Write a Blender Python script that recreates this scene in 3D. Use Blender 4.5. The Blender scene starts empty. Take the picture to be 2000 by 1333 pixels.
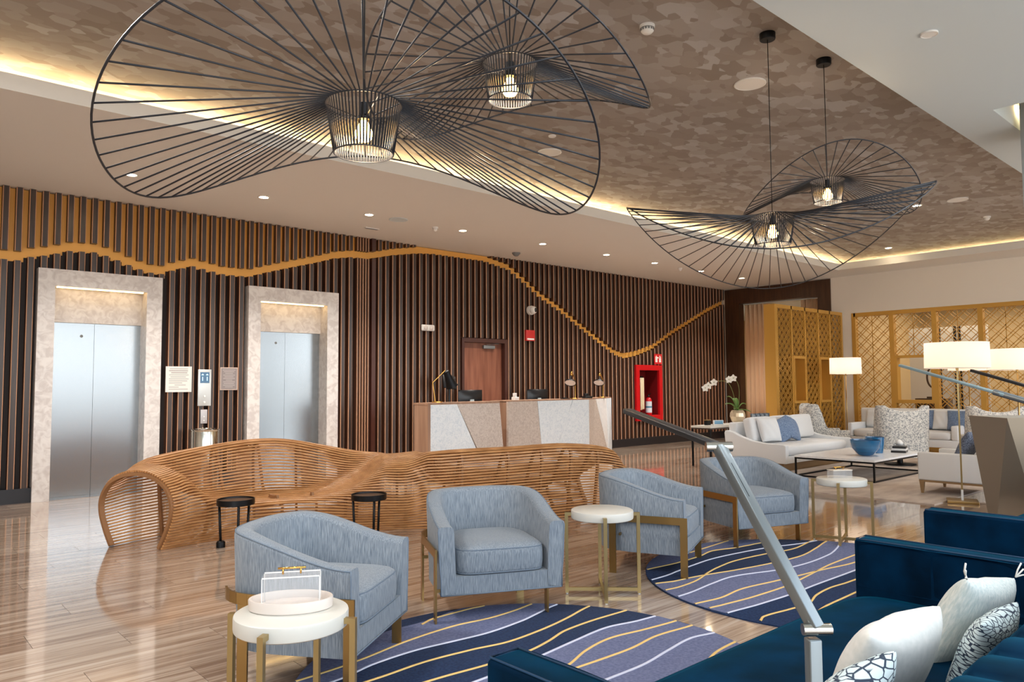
import bpy, bmesh, math, random, bisect
from math import sin, cos, pi, radians as R, hypot, atan2, sqrt
from mathutils import Vector, Matrix
random.seed(7)
S = bpy.context.scene
COL = S.collection
# ------------------------------------------------------------------ camera, world, light
cd = bpy.data.cameras.new('camera'); cam = bpy.data.objects.new('camera', cd); COL.objects.link(cam)
cd.sensor_width = 36; cd.lens = 36 * 1450.2 / 2000; cd.clip_start = .05; cd.clip_end = 200
_y, _p, _r = R(48.16), R(3.39), R(-.34)
fw = Vector((cos(_p) * cos(_y), cos(_p) * sin(_y), sin(_p))); rt = Vector((sin(_y), -cos(_y), 0)); up = rt.cross(fw)
rr = rt * cos(_r) + up * sin(_r); uu = up * cos(_r) - rt * sin(_r)
cam.matrix_world = Matrix(((rr.x, uu.x, -fw.x, 0), (rr.y, uu.y, -fw.y, 0), (rr.z, uu.z, -fw.z, 1.5), (0, 0, 0, 1)))
S.camera = cam
w = bpy.data.worlds.new('world'); S.world = w; w.use_nodes = True
nt = w.node_tree; bg = nt.nodes['Background']
tc = nt.nodes.new('ShaderNodeTexCoord'); sp = nt.nodes.new('ShaderNodeSeparateXYZ'); cr = nt.nodes.new('ShaderNodeValToRGB')
nt.links.new(tc.outputs['Generated'], sp.inputs[0]); nt.links.new(sp.outputs['Z'], cr.inputs[0]); nt.links.new(cr.outputs[0], bg.inputs[0])
cr.color_ramp.elements[0].position = 0.0; cr.color_ramp.elements[0].color = (.50, .48, .45, 1)
cr.color_ramp.elements[1].position = .02; cr.color_ramp.elements[1].color = (.92, .97, 1.0, 1)
e = cr.color_ramp.elements.new(.5); e.color = (.74, .86, 1.0, 1)
bg.inputs[1].default_value = 2.4
S.view_settings.view_transform = 'Standard'; S.view_settings.look = 'None'
S.view_settings.gamma = 1; S.view_settings.use_curve_mapping = False
S.view_settings.exposure = 0.95
S.cycles.use_denoising = True
S.cycles.max_bounces = 8; S.cycles.diffuse_bounces = 5; S.cycles.glossy_bounces = 4
S.cycles.sample_clamp_indirect = 6
S.cycles.caustics_reflective = False; S.cycles.caustics_refractive = False
def light(name, kind, loc, power, color=(1, 1, 1), size=.1, rot=None, size_y=None, spot=None):
    l = bpy.data.lights.new(name, kind); l.energy = power; l.color = color
    if kind == 'AREA':
        l.size = size
        if size_y: l.shape = 'RECTANGLE'; l.size_y = size_y
    elif kind in ('POINT', 'SPOT'): l.shadow_soft_size = size
    if spot: l.spot_size = R(spot); l.spot_blend = .8
    o = bpy.data.objects.new(name, l); COL.objects.link(o); o.location = loc
    if rot: o.rotation_euler = rot
    return o
# daylight enters through the glass front behind the camera (portal over the opening)
po = light('daylight_portal', 'AREA', (7, -3.3, 2.1), 1, size=26, size_y=4.0, rot=(R(90), 0, 0)); po.data.cycles.is_portal = True
WARM = (1, .72, .45)
# ------------------------------------------------------------------ helpers
def lin(c):
    return tuple((x / 255 / 12.92) if x / 255 <= .04045 else ((x / 255 + .055) / 1.055) ** 2.4 for x in c) + (1,)
def node(nt, t, **k):
    n = nt.nodes.new(t)
    for a, b in k.items(): setattr(n, a, b)
    return n
def mat(name, c, rough=.5, metal=0, emit=None, es=0, c2=None, scale=(5, 5, 5), nscale=1, detail=4, lo=.35, hi=.65, bump=0, coat=0, trans=0, spec=None, sheen=0, dist=0, coord='Object', ior=None):
    m = bpy.data.materials.new(name); m.use_nodes = True; nt = m.node_tree; b = nt.nodes['Principled BSDF']
    b.inputs['Base Color'].default_value = lin(c); b.inputs['Roughness'].default_value = rough; b.inputs['Metallic'].default_value = metal
    if coat: b.inputs['Coat Weight'].default_value = coat; b.inputs['Coat Roughness'].default_value = .08
    if trans: b.inputs['Transmission Weight'].default_value = trans
    if ior: b.inputs['IOR'].default_value = ior
    if spec is not None: b.inputs['Specular IOR Level'].default_value = spec
    if sheen: b.inputs['Sheen Weight'].default_value = sheen; b.inputs['Sheen Roughness'].default_value = .35
    if emit: b.inputs['Emission Color'].default_value = lin(emit); b.inputs['Emission Strength'].default_value = es
    if c2 or bump:
        t = node(nt, 'ShaderNodeTexCoord'); mp = node(nt, 'ShaderNodeMapping'); mp.inputs['Scale'].default_value = scale
        n = node(nt, 'ShaderNodeTexNoise'); n.inputs['Scale'].default_value = nscale; n.inputs['Detail'].default_value = detail; n.inputs['Distortion'].default_value = dist
        nt.links.new(t.outputs[coord], mp.inputs[0]); nt.links.new(mp.outputs[0], n.inputs['Vector'])
        if c2:
            r = node(nt, 'ShaderNodeValToRGB'); r.color_ramp.elements[0].position = lo; r.color_ramp.elements[1].position = hi
            r.color_ramp.elements[0].color = lin(c); r.color_ramp.elements[1].color = lin(c2)
            nt.links.new(n.outputs['Fac'], r.inputs[0]); nt.links.new(r.outputs[0], b.inputs['Base Color'])
        if bump:
            bp = node(nt, 'ShaderNodeBump'); bp.inputs['Strength'].default_value = bump; bp.inputs['Distance'].default_value = .01
            nt.links.new(n.outputs['Fac'], bp.inputs['Height']); nt.links.new(bp.outputs[0], b.inputs['Normal'])
    return m
def link_rgb(nt, ramp, cols):
    els = ramp.color_ramp.elements
    while len(els) < len(cols): els.new(.5)
    for i, (p, c) in enumerate(cols): els[i].position = p; els[i].color = lin(c)
class B:
    def __init__(s): s.v = []; s.f = []; s.m = []
    def add(s, vs, fs, m=0):
        k = len(s.v); s.v += [tuple(v) for v in vs]; s.f += [tuple(k + i for i in f) for f in fs]; s.m += [m] * len(fs); return s
    def box(s, x0, x1, y0, y1, z0, z1, m=0):
        return s.add([(x0, y0, z0), (x1, y0, z0), (x1, y1, z0), (x0, y1, z0), (x0, y0, z1), (x1, y0, z1), (x1, y1, z1), (x0, y1, z1)],
                     [(0, 3, 2, 1), (4, 5, 6, 7), (0, 1, 5, 4), (1, 2, 6, 5), (2, 3, 7, 6), (3, 0, 4, 7)], m)
    def prism(s, poly, z0, z1, m=0):
        n = len(poly)
        a = sum(poly[i][0] * poly[(i + 1) % n][1] - poly[(i + 1) % n][0] * poly[i][1] for i in range(n))
        if a < 0: poly = poly[::-1]
        vs = [(x, y, z0) for x, y in poly] + [(x, y, z1) for x, y in poly]
        return s.add(vs, [tuple(range(n))[::-1], tuple(range(n, 2 * n))] + [(i, (i + 1) % n, n + (i + 1) % n, n + i) for i in range(n)], m)
    def tube(s, pts, r, n=8, m=0, closed=False, rb=None, sq=0):
        pts = [Vector(p) for p in pts]; K = len(pts); rings = []; prev = None
        for i, p in enumerate(pts):
            a = pts[(i - 1) % K] if (closed or i) else p; b = pts[(i + 1) % K] if (closed or i < K - 1) else p
            t = (b - a).normalized()
            if prev is None:
                u = t.cross(Vector((0, 0, 1)))
                if u.length < 1e-3: u = Vector((1, 0, 0))
            else: u = prev - t * prev.dot(t)
            u.normalize(); prev = u; v = t.cross(u)
            ra = r[i] if isinstance(r, (list, tuple)) else r; rv = rb if rb else ra
            rings.append([p + u * ra * cos(2 * pi * (k + .5) / n) + v * rv * sin(2 * pi * (k + .5) / n) for k in range(n)])
        vs = [q for ring in rings for q in ring]; fs = []
        for i in range(K if closed else K - 1):
            j = (i + 1) % K
            for k in range(n): fs.append((i * n + k, i * n + (k + 1) % n, j * n + (k + 1) % n, j * n + k))
        if not closed: fs += [tuple(range(n))[::-1], tuple((K - 1) * n + k for k in range(n))]
        return s.add(vs, fs, m)
    def lathe(s, prof, n=32, c=(0, 0, 0), m=0, cap=True, sx=1, sy=1):
        vs = [(c[0] + r * cos(2 * pi * k / n) * sx, c[1] + r * sin(2 * pi * k / n) * sy, c[2] + z) for r, z in prof for k in range(n)]
        fs = []
        for i in range(len(prof) - 1):
            for k in range(n): fs.append((i * n + k, i * n + (k + 1) % n, (i + 1) * n + (k + 1) % n, (i + 1) * n + k))
        if cap:
            if prof[0][0] > 1e-4: fs.append(tuple(range(n))[::-1])
            if prof[-1][0] > 1e-4: fs.append(tuple((len(prof) - 1) * n + k for k in range(n)))
        return s.add(vs, fs, m)
    def grid(s, P, m=0, cu=False, cv=False):
        a, b = len(P), len(P[0]); fs = []
        for i in range(a if cu else a - 1):
            for j in range(b if cv else b - 1):
                fs.append((i * b + j, ((i + 1) % a) * b + j, ((i + 1) % a) * b + (j + 1) % b, i * b + (j + 1) % b))
        return s.add([q for row in P for q in row], fs, m)
    def bar(s, a, b, w_, t_, up=(0, 0, 1), m=0):
        a, b = Vector(a), Vector(b); d = (b - a).normalized(); up = Vector(up)
        u = d.cross(up)
        if u.length < 1e-3: u = d.cross(Vector((0, 1, 0)))
        u = u.normalized() * w_ / 2; v = d.cross(u).normalized() * t_ / 2
        vs = [a - u - v, a + u - v, a + u + v, a - u + v, b - u - v, b + u - v, b + u + v, b - u + v]
        return s.add(vs, [(0, 3, 2, 1), (4, 5, 6, 7), (0, 1, 5, 4), (1, 2, 6, 5), (2, 3, 7, 6), (3, 0, 4, 7)], m)
def tag(o, label=None, cat=None, group=None, kind=None):
    if label: o['label'] = label
    if cat: o['category'] = cat
    if group: o['group'] = group
    if kind: o['kind'] = kind
    return o
def obj(name, b, mats, parent=None, smooth=False, bevel=0, seg=3, label=None, cat=None, group=None, kind=None, loc=None, rotz=0, sub=0, fix=False):
    me = bpy.data.meshes.new(name); me.from_pydata(b.v, [], b.f)
    if not isinstance(mats, (list, tuple)): mats = [mats]
    for m in mats: me.materials.append(m)
    if len(mats) > 1: me.polygons.foreach_set('material_index', b.m)
    if fix:
        bm = bmesh.new(); bm.from_mesh(me); bmesh.ops.recalc_face_normals(bm, faces=bm.faces); bm.to_mesh(me); bm.free()
    o = bpy.data.objects.new(name, me); COL.objects.link(o)
    if parent: o.parent = parent
    if loc: o.location = loc
    if rotz: o.rotation_euler.z = rotz
    if smooth:
        me.polygons.foreach_set('use_smooth', [True] * len(me.polygons))
        if smooth != 'all':
            bm = bmesh.new(); bm.from_mesh(me)
            for ed in bm.edges:
                if len(ed.link_faces) == 2 and ed.calc_face_angle(0) > R(40 if smooth is True else smooth): ed.smooth = False
            bm.to_mesh(me); bm.free()
    if bevel:
        md = o.modifiers.new('bevel', 'BEVEL'); md.width = bevel; md.segments = seg; md.limit_method = 'ANGLE'; md.angle_limit = R(40)
        me.polygons.foreach_set('use_smooth', [True] * len(me.polygons))
        if hasattr(md, 'harden_normals'): md.harden_normals = False
    if sub:
        md = o.modifiers.new('sub', 'SUBSURF'); md.levels = sub; md.render_levels = sub
        me.polygons.foreach_set('use_smooth', [True] * len(me.polygons))
    me.update()
    return tag(o, label, cat, group, kind)
def thing(name, label, cat, loc=(0, 0, 0), rotz=0, group=None):
    o = bpy.data.objects.new(name, None); COL.objects.link(o); o.location = loc; o.rotation_euler.z = rotz; o.empty_display_size = .1
    return tag(o, label, cat, group)
def dup(root, loc, rotz, label, group=None):
    def cp(o, par):
        c = o.copy(); COL.objects.link(c); c.parent = par
        for ch in list(o.children): cp(ch, c)
        return c
    r = cp(root, None); r.location = loc; r.rotation_euler.z = rotz; r['label'] = label
    if group: r['group'] = group
    return r
def struct(name, b, m, parent=None, **k):
    return obj(name, b, m, parent, kind=None if parent else 'structure', **k)
def interp(xs, ys, x):
    if x <= xs[0]: return ys[0] + (ys[1] - ys[0]) / (xs[1] - xs[0]) * (x - xs[0])
    for i in range(len(xs) - 1):
        if x <= xs[i + 1]: break
    return ys[i] + (ys[i + 1] - ys[i]) / (xs[i + 1] - xs[i]) * (x - xs[i])
def catmull(P, t):  # t in 0..len-1, P list of tuples
    i = min(int(t), len(P) - 2); u = t - i
    p = [P[max(i - 1, 0)], P[i], P[i + 1], P[min(i + 2, len(P) - 1)]]
    return tuple(.5 * ((2 * b) + (-a + c) * u + (2 * a - 5 * b + 4 * c - d) * u * u + (-a + 3 * b - 3 * c + d) * u ** 3) for a, b, c, d in zip(*p))
def text(name, s, size, mtl, parent, loc, rot, align='CENTER', ext=.0006):
    cu = bpy.data.curves.new(name, 'FONT'); cu.body = s; cu.size = size; cu.align_x = align; cu.extrude = ext; cu.resolution_u = 2
    t = bpy.data.objects.new(name, cu); COL.objects.link(t)
    dg = bpy.context.evaluated_depsgraph_get(); me = bpy.data.meshes.new_from_object(t.evaluated_get(dg)); bpy.data.objects.remove(t)
    me.materials.clear(); me.materials.append(mtl)
    o = bpy.data.objects.new(name, me); COL.objects.link(o); o.parent = parent; o.location = loc; o.rotation_mode = 'QUATERNION'; o.rotation_quaternion = (Matrix.Rotation(rot[2], 3, 'Z') @ Matrix.Rotation(rot[0], 3, 'X') @ Matrix.Rotation(rot[1], 3, 'Z')).to_quaternion()
    return o
# ------------------------------------------------------------------ materials
M = {}
M['ceil'] = mat('taupe_plaster', (230, 230, 228), .9)
M['soffit'] = mat('white_plaster', (206, 218, 224), .9)
M['fascia'] = mat('fascia_white', (232, 232, 228), .8)
M['wallw'] = mat('warm_white_wall', (232, 226, 216), .85)
M['led'] = mat('led_strip', (255, 220, 150), .5, emit=(255, 222, 168), es=15)
M['led2'] = mat('led_strip_lift', (255, 220, 150), .5, emit=(255, 212, 140), es=5)
M['slat'] = mat('dark_walnut', (50, 41, 38), .3, c2=(70, 56, 50), scale=(40, 40, 1.5), nscale=1, lo=.3, hi=.7)
M['slatedge'] = mat('slat_edge_veneer', (206, 158, 126), .35)
M['slatside'] = mat('slat_side_veneer', (88, 56, 40), .45)
M['backdark'] = mat('backing_brown', (34, 20, 14), .6)
M['gold'] = mat('gold_paint', (244, 178, 84), .5)
M['skirt'] = mat('skirting_black', (26, 28, 34), .4)
M['stone'] = mat('portal_marble', (194, 188, 186), .28, c2=(216, 213, 211), scale=(1, 1, 1), nscale=9, detail=9, dist=1.2, lo=.38, hi=.6, coord='Object')
M['steel'] = mat('brushed_steel', (160, 166, 170), .24, 1, bump=.02, scale=(400, 400, 2))
M['steel2'] = mat('polished_steel', (200, 198, 190), .12, 1)
M['door'] = mat('mahogany_veneer', (116, 68, 50), .35, c2=(150, 96, 74), scale=(9, 9, .8), nscale=1.2)
M['doorframe'] = mat('dark_mahogany', (72, 40, 32), .4)
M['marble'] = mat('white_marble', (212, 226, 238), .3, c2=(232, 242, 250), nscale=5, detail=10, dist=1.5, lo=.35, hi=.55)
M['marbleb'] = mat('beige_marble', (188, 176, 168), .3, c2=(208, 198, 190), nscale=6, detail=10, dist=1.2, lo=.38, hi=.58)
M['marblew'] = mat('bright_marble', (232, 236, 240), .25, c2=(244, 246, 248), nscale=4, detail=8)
M['woodside'] = mat('counter_wood', (150, 116, 94), .45, c2=(172, 138, 114), scale=(14, 14, .8), nscale=1)
M['brass'] = mat('brushed_brass', (178, 148, 96), .32, 1)
M['brass2'] = mat('satin_champagne', (182, 160, 112), .35, .9)
M['goldpt'] = mat('screen_gold', (206, 158, 74), .42, .25)
M['chairfab'] = mat('blue_grey_tweed', (104, 116, 130), .95, c2=(148, 158, 168), scale=(260, 260, 14), nscale=1, detail=3, lo=.34, hi=.66, bump=.25, sheen=.2)
M['piping'] = mat('tweed_piping', (112, 126, 142), .9)
M['black'] = mat('black_metal', (20, 21, 24), .4, .6)
M['blackp'] = mat('black_plastic', (22, 24, 28), .3)
M['tabletop'] = mat('ivory_lacquer', (212, 211, 204), .35)
M['bronze'] = mat('bronze_wood', (72, 56, 46), .3)
M['rattan'] = mat('bent_wood', (172, 120, 72), .45, c2=(208, 156, 104), scale=(6, 6, 30), nscale=1, lo=.3, hi=.7)
M['rattanin'] = mat('bent_wood_rib', (146, 104, 68), .5)
M['velvet'] = mat('blue_velvet', (0, 22, 42), .85, c2=(0, 38, 68), scale=(5, 5, 5), nscale=1, sheen=.2, spec=.06)
M['velvet'].node_tree.nodes['Principled BSDF'].inputs['Sheen Tint'].default_value = (.0, .38, .62, 1)
M['velpipe'] = mat('blue_velvet_piping', (4, 52, 84), .7)
M['wfab'] = mat('white_linen', (218, 222, 226), .95, c2=(230, 232, 234), nscale=60, bump=.1)
M['legwood'] = mat('oak_leg', (146, 116, 80), .5)
M['weave'] = None
M['rugnavy'] = mat('navy_wool', (14, 36, 72), 1, c2=(26, 52, 92), nscale=14, bump=.3, detail=6)
M['ruglav'] = mat('periwinkle_wool', (92, 100, 136), 1, c2=(112, 120, 154), nscale=12, bump=.3, detail=6)
M['rugyel'] = mat('gold_yarn', (232, 196, 124), 1)
M['rugwh'] = mat('pale_yarn', (206, 210, 230), 1)
M['rugbeige'] = mat('lounge_rug_wool', (196, 184, 172), 1, c2=(172, 158, 148), scale=(1, 3, 1), nscale=2)
M['planter'] = mat('bronze_planter', (128, 116, 100), .3, .45)
M['column'] = mat('grey_panel', (132, 138, 140), .5)
M['glass'] = mat('clear_acrylic', (250, 252, 255), .03); M['glass'].node_tree.nodes['Principled BSDF'].inputs['Alpha'].default_value = .10
M['goldpol'] = mat('polished_gold', (224, 176, 96), .18, 1)
M['whitep'] = mat('white_plastic', (232, 232, 230), .4)
M['greyp'] = mat('grey_plastic', (120, 124, 126), .5)
M['red'] = mat('red_enamel', (190, 16, 26), .35)
M['redback'] = mat('red_interior', (112, 8, 14), .5)
M['shade'] = None
M['curtain'] = mat('beige_drape', (236, 200, 164), .9, c2=(244, 214, 182), scale=(20, 20, .5), nscale=1)
M['blueglass'] = mat('blue_glass', (10, 84, 132), .08, c2=(16, 104, 156), scale=(1, 1, 26), nscale=1, spec=.8)
M['bluepil'] = mat('blue_print', (74, 96, 132), .85, c2=(150, 170, 196), nscale=16, dist=2.5, lo=.45, hi=.6)
M['bulb'] = mat('filament_bulb', (255, 210, 140), .3, emit=(255, 190, 100), es=26)
M['dl'] = mat('downlight_lens', (255, 236, 200), .4, emit=(255, 228, 186), es=60)
M['goldpol2'] = M['brass']
M['leaf'] = mat('orchid_leaf', (96, 132, 60), .5)
M['petal'] = mat('orchid_petal', (238, 232, 220), .7)
M['stem'] = mat('orchid_stem', (120, 126, 70), .6)
M['clearwall'] = mat('back_room_wall', (200, 178, 142), .8)
M['screenlit'] = mat('lift_display', (30, 44, 58), .2, emit=(70, 110, 140), es=.5)
M['digits'] = mat('lit_digits', (180, 230, 255), .4, emit=(170, 225, 255), es=1.6)
M['lampgrey'] = mat('anodised_grey', (124, 132, 136), .35, .7)
M['lampdark'] = mat('anodised_dark', (58, 58, 60), .4, .6)
def weave():
    m = mat('tweed_mosaic', (200, 200, 196), .95); nt = m.node_tree; b = nt.nodes['Principled BSDF']
    t = node(nt, 'ShaderNodeTexCoord'); v = node(nt, 'ShaderNodeTexVoronoi', distance='CHEBYCHEV'); v.inputs['Scale'].default_value = 62
    r = node(nt, 'ShaderNodeValToRGB'); link_rgb(nt, r, [(0, (128, 132, 136)), (.4, (184, 184, 182)), (.8, (222, 220, 214))]); sx = node(nt, 'ShaderNodeSeparateXYZ')
    nt.links.new(t.outputs['Object'], v.inputs['Vector']); nt.links.new(v.outputs['Color'], sx.inputs[0]); nt.links.new(sx.outputs[0], r.inputs[0]); nt.links.new(r.outputs[0], b.inputs['Base Color'])
    return m
M['weave'] = weave()
def shade_mat():
    m = bpy.data.materials.new('linen_lampshade'); m.use_nodes = True; nt = m.node_tree; o = nt.nodes['Material Output']; nt.nodes.remove(nt.nodes['Principled BSDF'])
    d = node(nt, 'ShaderNodeBsdfDiffuse'); d.inputs[0].default_value = lin((245, 236, 224)); t = node(nt, 'ShaderNodeBsdfTranslucent'); t.inputs[0].default_value = lin((255, 242, 230))
    a = node(nt, 'ShaderNodeMixShader'); a.inputs[0].default_value = .6; nt.links.new(d.outputs[0], a.inputs[1]); nt.links.new(t.outputs[0], a.inputs[2])
    em = node(nt, 'ShaderNodeEmission'); em.inputs[0].default_value = lin((255, 236, 216)); em.inputs[1].default_value = .12
    ad = node(nt, 'ShaderNodeAddShader'); nt.links.new(a.outputs[0], ad.inputs[0]); nt.links.new(em.outputs[0], ad.inputs[1]); nt.links.new(ad.outputs[0], o.inputs[0])
    return m
M['shade'] = shade_mat()
def printed(name, base, ink, scale):
    m = mat(name, base, .9); nt = m.node_tree; b = nt.nodes['Principled BSDF']
    t = node(nt, 'ShaderNodeTexCoord'); mp = node(nt, 'ShaderNodeMapping'); mp.inputs['Scale'].default_value = scale
    n = node(nt, 'ShaderNodeTexNoise'); n.inputs['Scale'].default_value = 2; ad = node(nt, 'ShaderNodeMixRGB'); ad.inputs[0].default_value = .12
    v = node(nt, 'ShaderNodeTexVoronoi', feature='DISTANCE_TO_EDGE'); v.inputs['Scale'].default_value = 1
    r = node(nt, 'ShaderNodeValToRGB'); link_rgb(nt, r, [(.05, ink), (.09, base)])
    nt.links.new(t.outputs['Object'], mp.inputs[0]); nt.links.new(mp.outputs[0], ad.inputs[1]); nt.links.new(t.outputs['Object'], n.inputs['Vector']); nt.links.new(n.outputs['Color'], ad.inputs[2])
    nt.links.new(ad.outputs[0], v.inputs['Vector']); nt.links.new(v.outputs['Distance'], r.inputs[0]); nt.links.new(r.outputs[0], b.inputs['Base Color'])
    return m
M['inkpil'] = printed('ink_print_cotton', (206, 220, 222), (40, 54, 74), (26, 95, 14))
def wallpaper():
    m = mat('camouflage_wallpaper', (120, 108, 96), .7); nt = m.node_tree; b = nt.nodes['Principled BSDF']
    t = node(nt, 'ShaderNodeTexCoord'); mp = node(nt, 'ShaderNodeMapping'); mp.inputs['Scale'].default_value = (6, 9.5, 1); mp.inputs['Rotation'].default_value = (0, 0, R(35))
    n = node(nt, 'ShaderNodeTexNoise'); n.inputs['Scale'].default_value = 4; n.inputs['Detail'].default_value = 1
    mx = node(nt, 'ShaderNodeMixRGB'); mx.inputs[0].default_value = .18
    v = node(nt, 'ShaderNodeTexVoronoi', distance='MANHATTAN'); v.inputs['Scale'].default_value = 1.0
    sx = node(nt, 'ShaderNodeSeparateXYZ'); r = node(nt, 'ShaderNodeValToRGB'); r.color_ramp.interpolation = 'LINEAR'
    link_rgb(nt, r, [(0, (136, 126, 118)), (.35, (149, 140, 133)), (.7, (159, 153, 148)), (1, (174, 172, 172))])
    L = nt.links.new
    L(t.outputs['Object'], mp.inputs[0]); L(t.outputs['Object'], n.inputs['Vector']); L(mp.outputs[0], mx.inputs[1]); L(n.outputs['Color'], mx.inputs[2]); L(mx.outputs[0], v.inputs['Vector'])
    L(v.outputs['Color'], sx.inputs[0]); L(sx.outputs[0], r.inputs[0]); L(r.outputs[0], b.inputs['Base Color'])
    return m
M['paper'] = wallpaper()
TW, TL = .30, 1.2
def floor_mat():
    m = mat('striato_stone', (150, 118, 94), .1); nt = m.node_tree; b = nt.nodes['Principled BSDF']; L = nt.links.new
    g = node(nt, 'ShaderNodeNewGeometry'); sx = node(nt, 'ShaderNodeSeparateXYZ'); L(g.outputs['Position'], sx.inputs[0])
    def mth(op, a, bb=None):
        n = node(nt, 'ShaderNodeMath', operation=op)
        for i, q in enumerate((a, bb)):
            if q is None: continue
            if isinstance(q, (int, float)): n.inputs[i].default_value = q
            else: L(q, n.inputs[i])
        return n.outputs[0]
    row = mth('FLOOR', mth('DIVIDE', sx.outputs['Y'], TW)); off = mth('MULTIPLY', mth('FRACT', mth('MULTIPLY', row, .37)), TL)
    col = mth('FLOOR', mth('DIVIDE', mth('ADD', sx.outputs['X'], off), TL))
    cmb = node(nt, 'ShaderNodeCombineXYZ'); L(row, cmb.inputs[0]); L(col, cmb.inputs[1]); wn = node(nt, 'ShaderNodeTexWhiteNoise', noise_dimensions='2D'); L(cmb.outputs[0], wn.inputs['Vector'])
    mp = node(nt, 'ShaderNodeVectorMath', operation='MULTIPLY'); mp.inputs[1].default_value = (1.0, 26, 1); L(g.outputs['Position'], mp.inputs[0])
    ad = node(nt, 'ShaderNodeVectorMath', operation='ADD'); L(mp.outputs[0], ad.inputs[0])
    sc = node(nt, 'ShaderNodeVectorMath', operation='SCALE'); sc.inputs['Scale'].default_value = 30; L(wn.outputs['Color'], sc.inputs[0]); L(sc.outputs[0], ad.inputs[1])
    n = node(nt, 'ShaderNodeTexNoise'); n.inputs['Scale'].default_value = .8; n.inputs['Detail'].default_value = 6; n.inputs['Roughness'].default_value = .62; n.inputs['Distortion'].default_value = .8; L(ad.outputs[0], n.inputs['Vector'])
    r = node(nt, 'ShaderNodeValToRGB'); link_rgb(nt, r, [(.22, (118, 94, 78)), (.42, (156, 132, 114)), (.55, (188, 168, 150)), (.72, (210, 194, 178))])
    sh = mth('ADD', n.outputs['Fac'], mth('MULTIPLY', mth('SUBTRACT', wn.outputs['Value'], .5), .12)); L(sh, r.inputs[0]); L(r.outputs[0], b.inputs['Base Color'])
    b.inputs['Coat Weight'].default_value = .7; b.inputs['Coat Roughness'].default_value = .05
    return m
M['floor'] = floor_mat()
# ------------------------------------------------------------------ the shell
WY, CZ, BX = 11.54, 4.152, 18.44      # slatted wall face, lower ceiling, end wall
TZ = 4.45                              # wallpapered ceiling in the raised tray
fl = struct('floor', B().box(-6, 24, -3.6, 14, -.2, -.014), M['backdark'])
tiles = []
for r_ in range(int(-3.6 / TW), int(12.3 / TW)):
    off = (r_ * .37 - math.floor(r_ * .37)) * TL
    for c_ in range(-6, 18):
        x0 = c_ * TL - off; x1 = x0 + TL; y0 = r_ * TW; y1 = y0 + TW
        if x1 < -5 or x0 > 20: continue
        cx, cy = (x0 + x1) / 2, (y0 + y1) / 2
        dep = cx * fw.x + cy * fw.y; lat = cx * rt.x + cy * rt.y
        vis = dep > 2.2 and abs(lat) < dep * .72 + .3 and y0 < WY and not (1.6 < cx < 4 and .5 < cy < 1.8) and x0 < 18.2
        tiles.append(((dep if vis else 1e6), x0, x1, y0, y1))
tiles.sort()
rest = B(); G = .0012
tm = {}
for i, (d, x0, x1, y0, y1) in enumerate(tiles):
    if i < 290 and d < 1e5:
        key = 0
        if 0 not in tm:
            me = bpy.data.meshes.new('floor_tile'); bb = B().box(G, TL - G, G, TW - G, -.014, 0); me.from_pydata(bb.v, [], bb.f); me.materials.append(M['floor']); tm[0] = me
        o = bpy.data.objects.new('floor_tile', tm[0]); COL.objects.link(o); o.parent = fl; o.location = (x0, y0, 0)
    else: rest.box(x0 + G, x1 - G, y0 + G, y1 - G, -.014, 0)
obj('floor_tiles', rest, M['floor'], fl, kind='stuff')
# ceilings: a low white one by the wall, the raised wallpapered tray, the daylit soffit over the camera
b = B().box(-6, BX + .2, 7.8, 12.2, CZ, CZ + .13).box(17.28, BX + .2, 2.6, 7.8, CZ, CZ + .13)
ceil = struct('ceiling', b, M['ceil'])
obj('wallpaper_panel', B().box(-6, 18.4, 2.3, 8.2, TZ, TZ + .1), M['paper'], ceil)
obj('cove_wall', B().box(-6, 18.4, 8.1, 8.2, CZ + .13, TZ).box(18.3, 18.4, 2.3, 8.1, CZ + .13, TZ), M['fascia'], ceil)
obj('led_strip', B().box(-6, 17.9, 8.02, 8.05, CZ + .131, CZ + .15).box(18.2, 18.23, 2.7, 8.0, CZ + .131, CZ + .15), M['led'], ceil)
b = B().box(-6, 8.24, -3.4, 2.6, CZ, TZ + .1).box(8.24, BX + .2, 2.15, 2.6, CZ, TZ + .1)
obj('recess_panel', B().box(8.24, BX + .2, -3.4, 2.15, CZ + .26, TZ + .1), mat('recess_gold', (222, 184, 96), .6), ceil)
obj('soffit', b, M['soffit'], ceil)
obj('led_strip', B().box(9, 17, 2.11, 2.14, CZ + .2, CZ + .22), M['led'], ceil)
struct('trim_1', B().box(-6, 17.28, 7.785, 7.8, CZ - .004, CZ + .15).box(17.265, 17.28, 2.62, 7.785, CZ - .004, CZ + .15), M['fascia'])
# slatted wall: dark backing, gold backing above a wandering line, one slat per pitch cut where the line crosses it
E1 = (1.85, 3.41); E2 = (4.70, 6.28); ZP = 3.10
DR = (9.08, 10.14, 2.36)
FX = (14.365, 15.41, .60, 1.975)
KX = [1.42, 1.63, 1.84, 1.99, 2.17, 2.51, 2.7, 2.9, 3.07, 3.28, 3.42, 3.6, 3.86, 4.09, 4.33, 4.73, 5.07, 5.51, 6.07, 6.17, 6.56, 6.98, 7.41, 7.97, 8.33, 8.95, 9.61, 10.31, 10.75, 11.2, 11.83, 12.5, 13.2, 13.65, 14.03, 14.52, 15.14, 16.01, 16.95, 17.56, 18.28]
KZ = [3.24, 3.24, 3.33, 3.34, 3.43, 3.45, 3.41, 3.34, 3.28, 3.23, 3.23, 3.31, 3.39, 3.35, 3.31, 3.31, 3.42, 3.55, 3.71, 3.76, 3.83, 3.85, 3.96, 4.06, 4.09, 4.09, 4.09, 3.97, 3.73, 3.46, 3.19, 2.84, 2.49, 2.27, 2.19, 2.27, 2.44, 2.86, 3.25, 3.51, 3.77]
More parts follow.
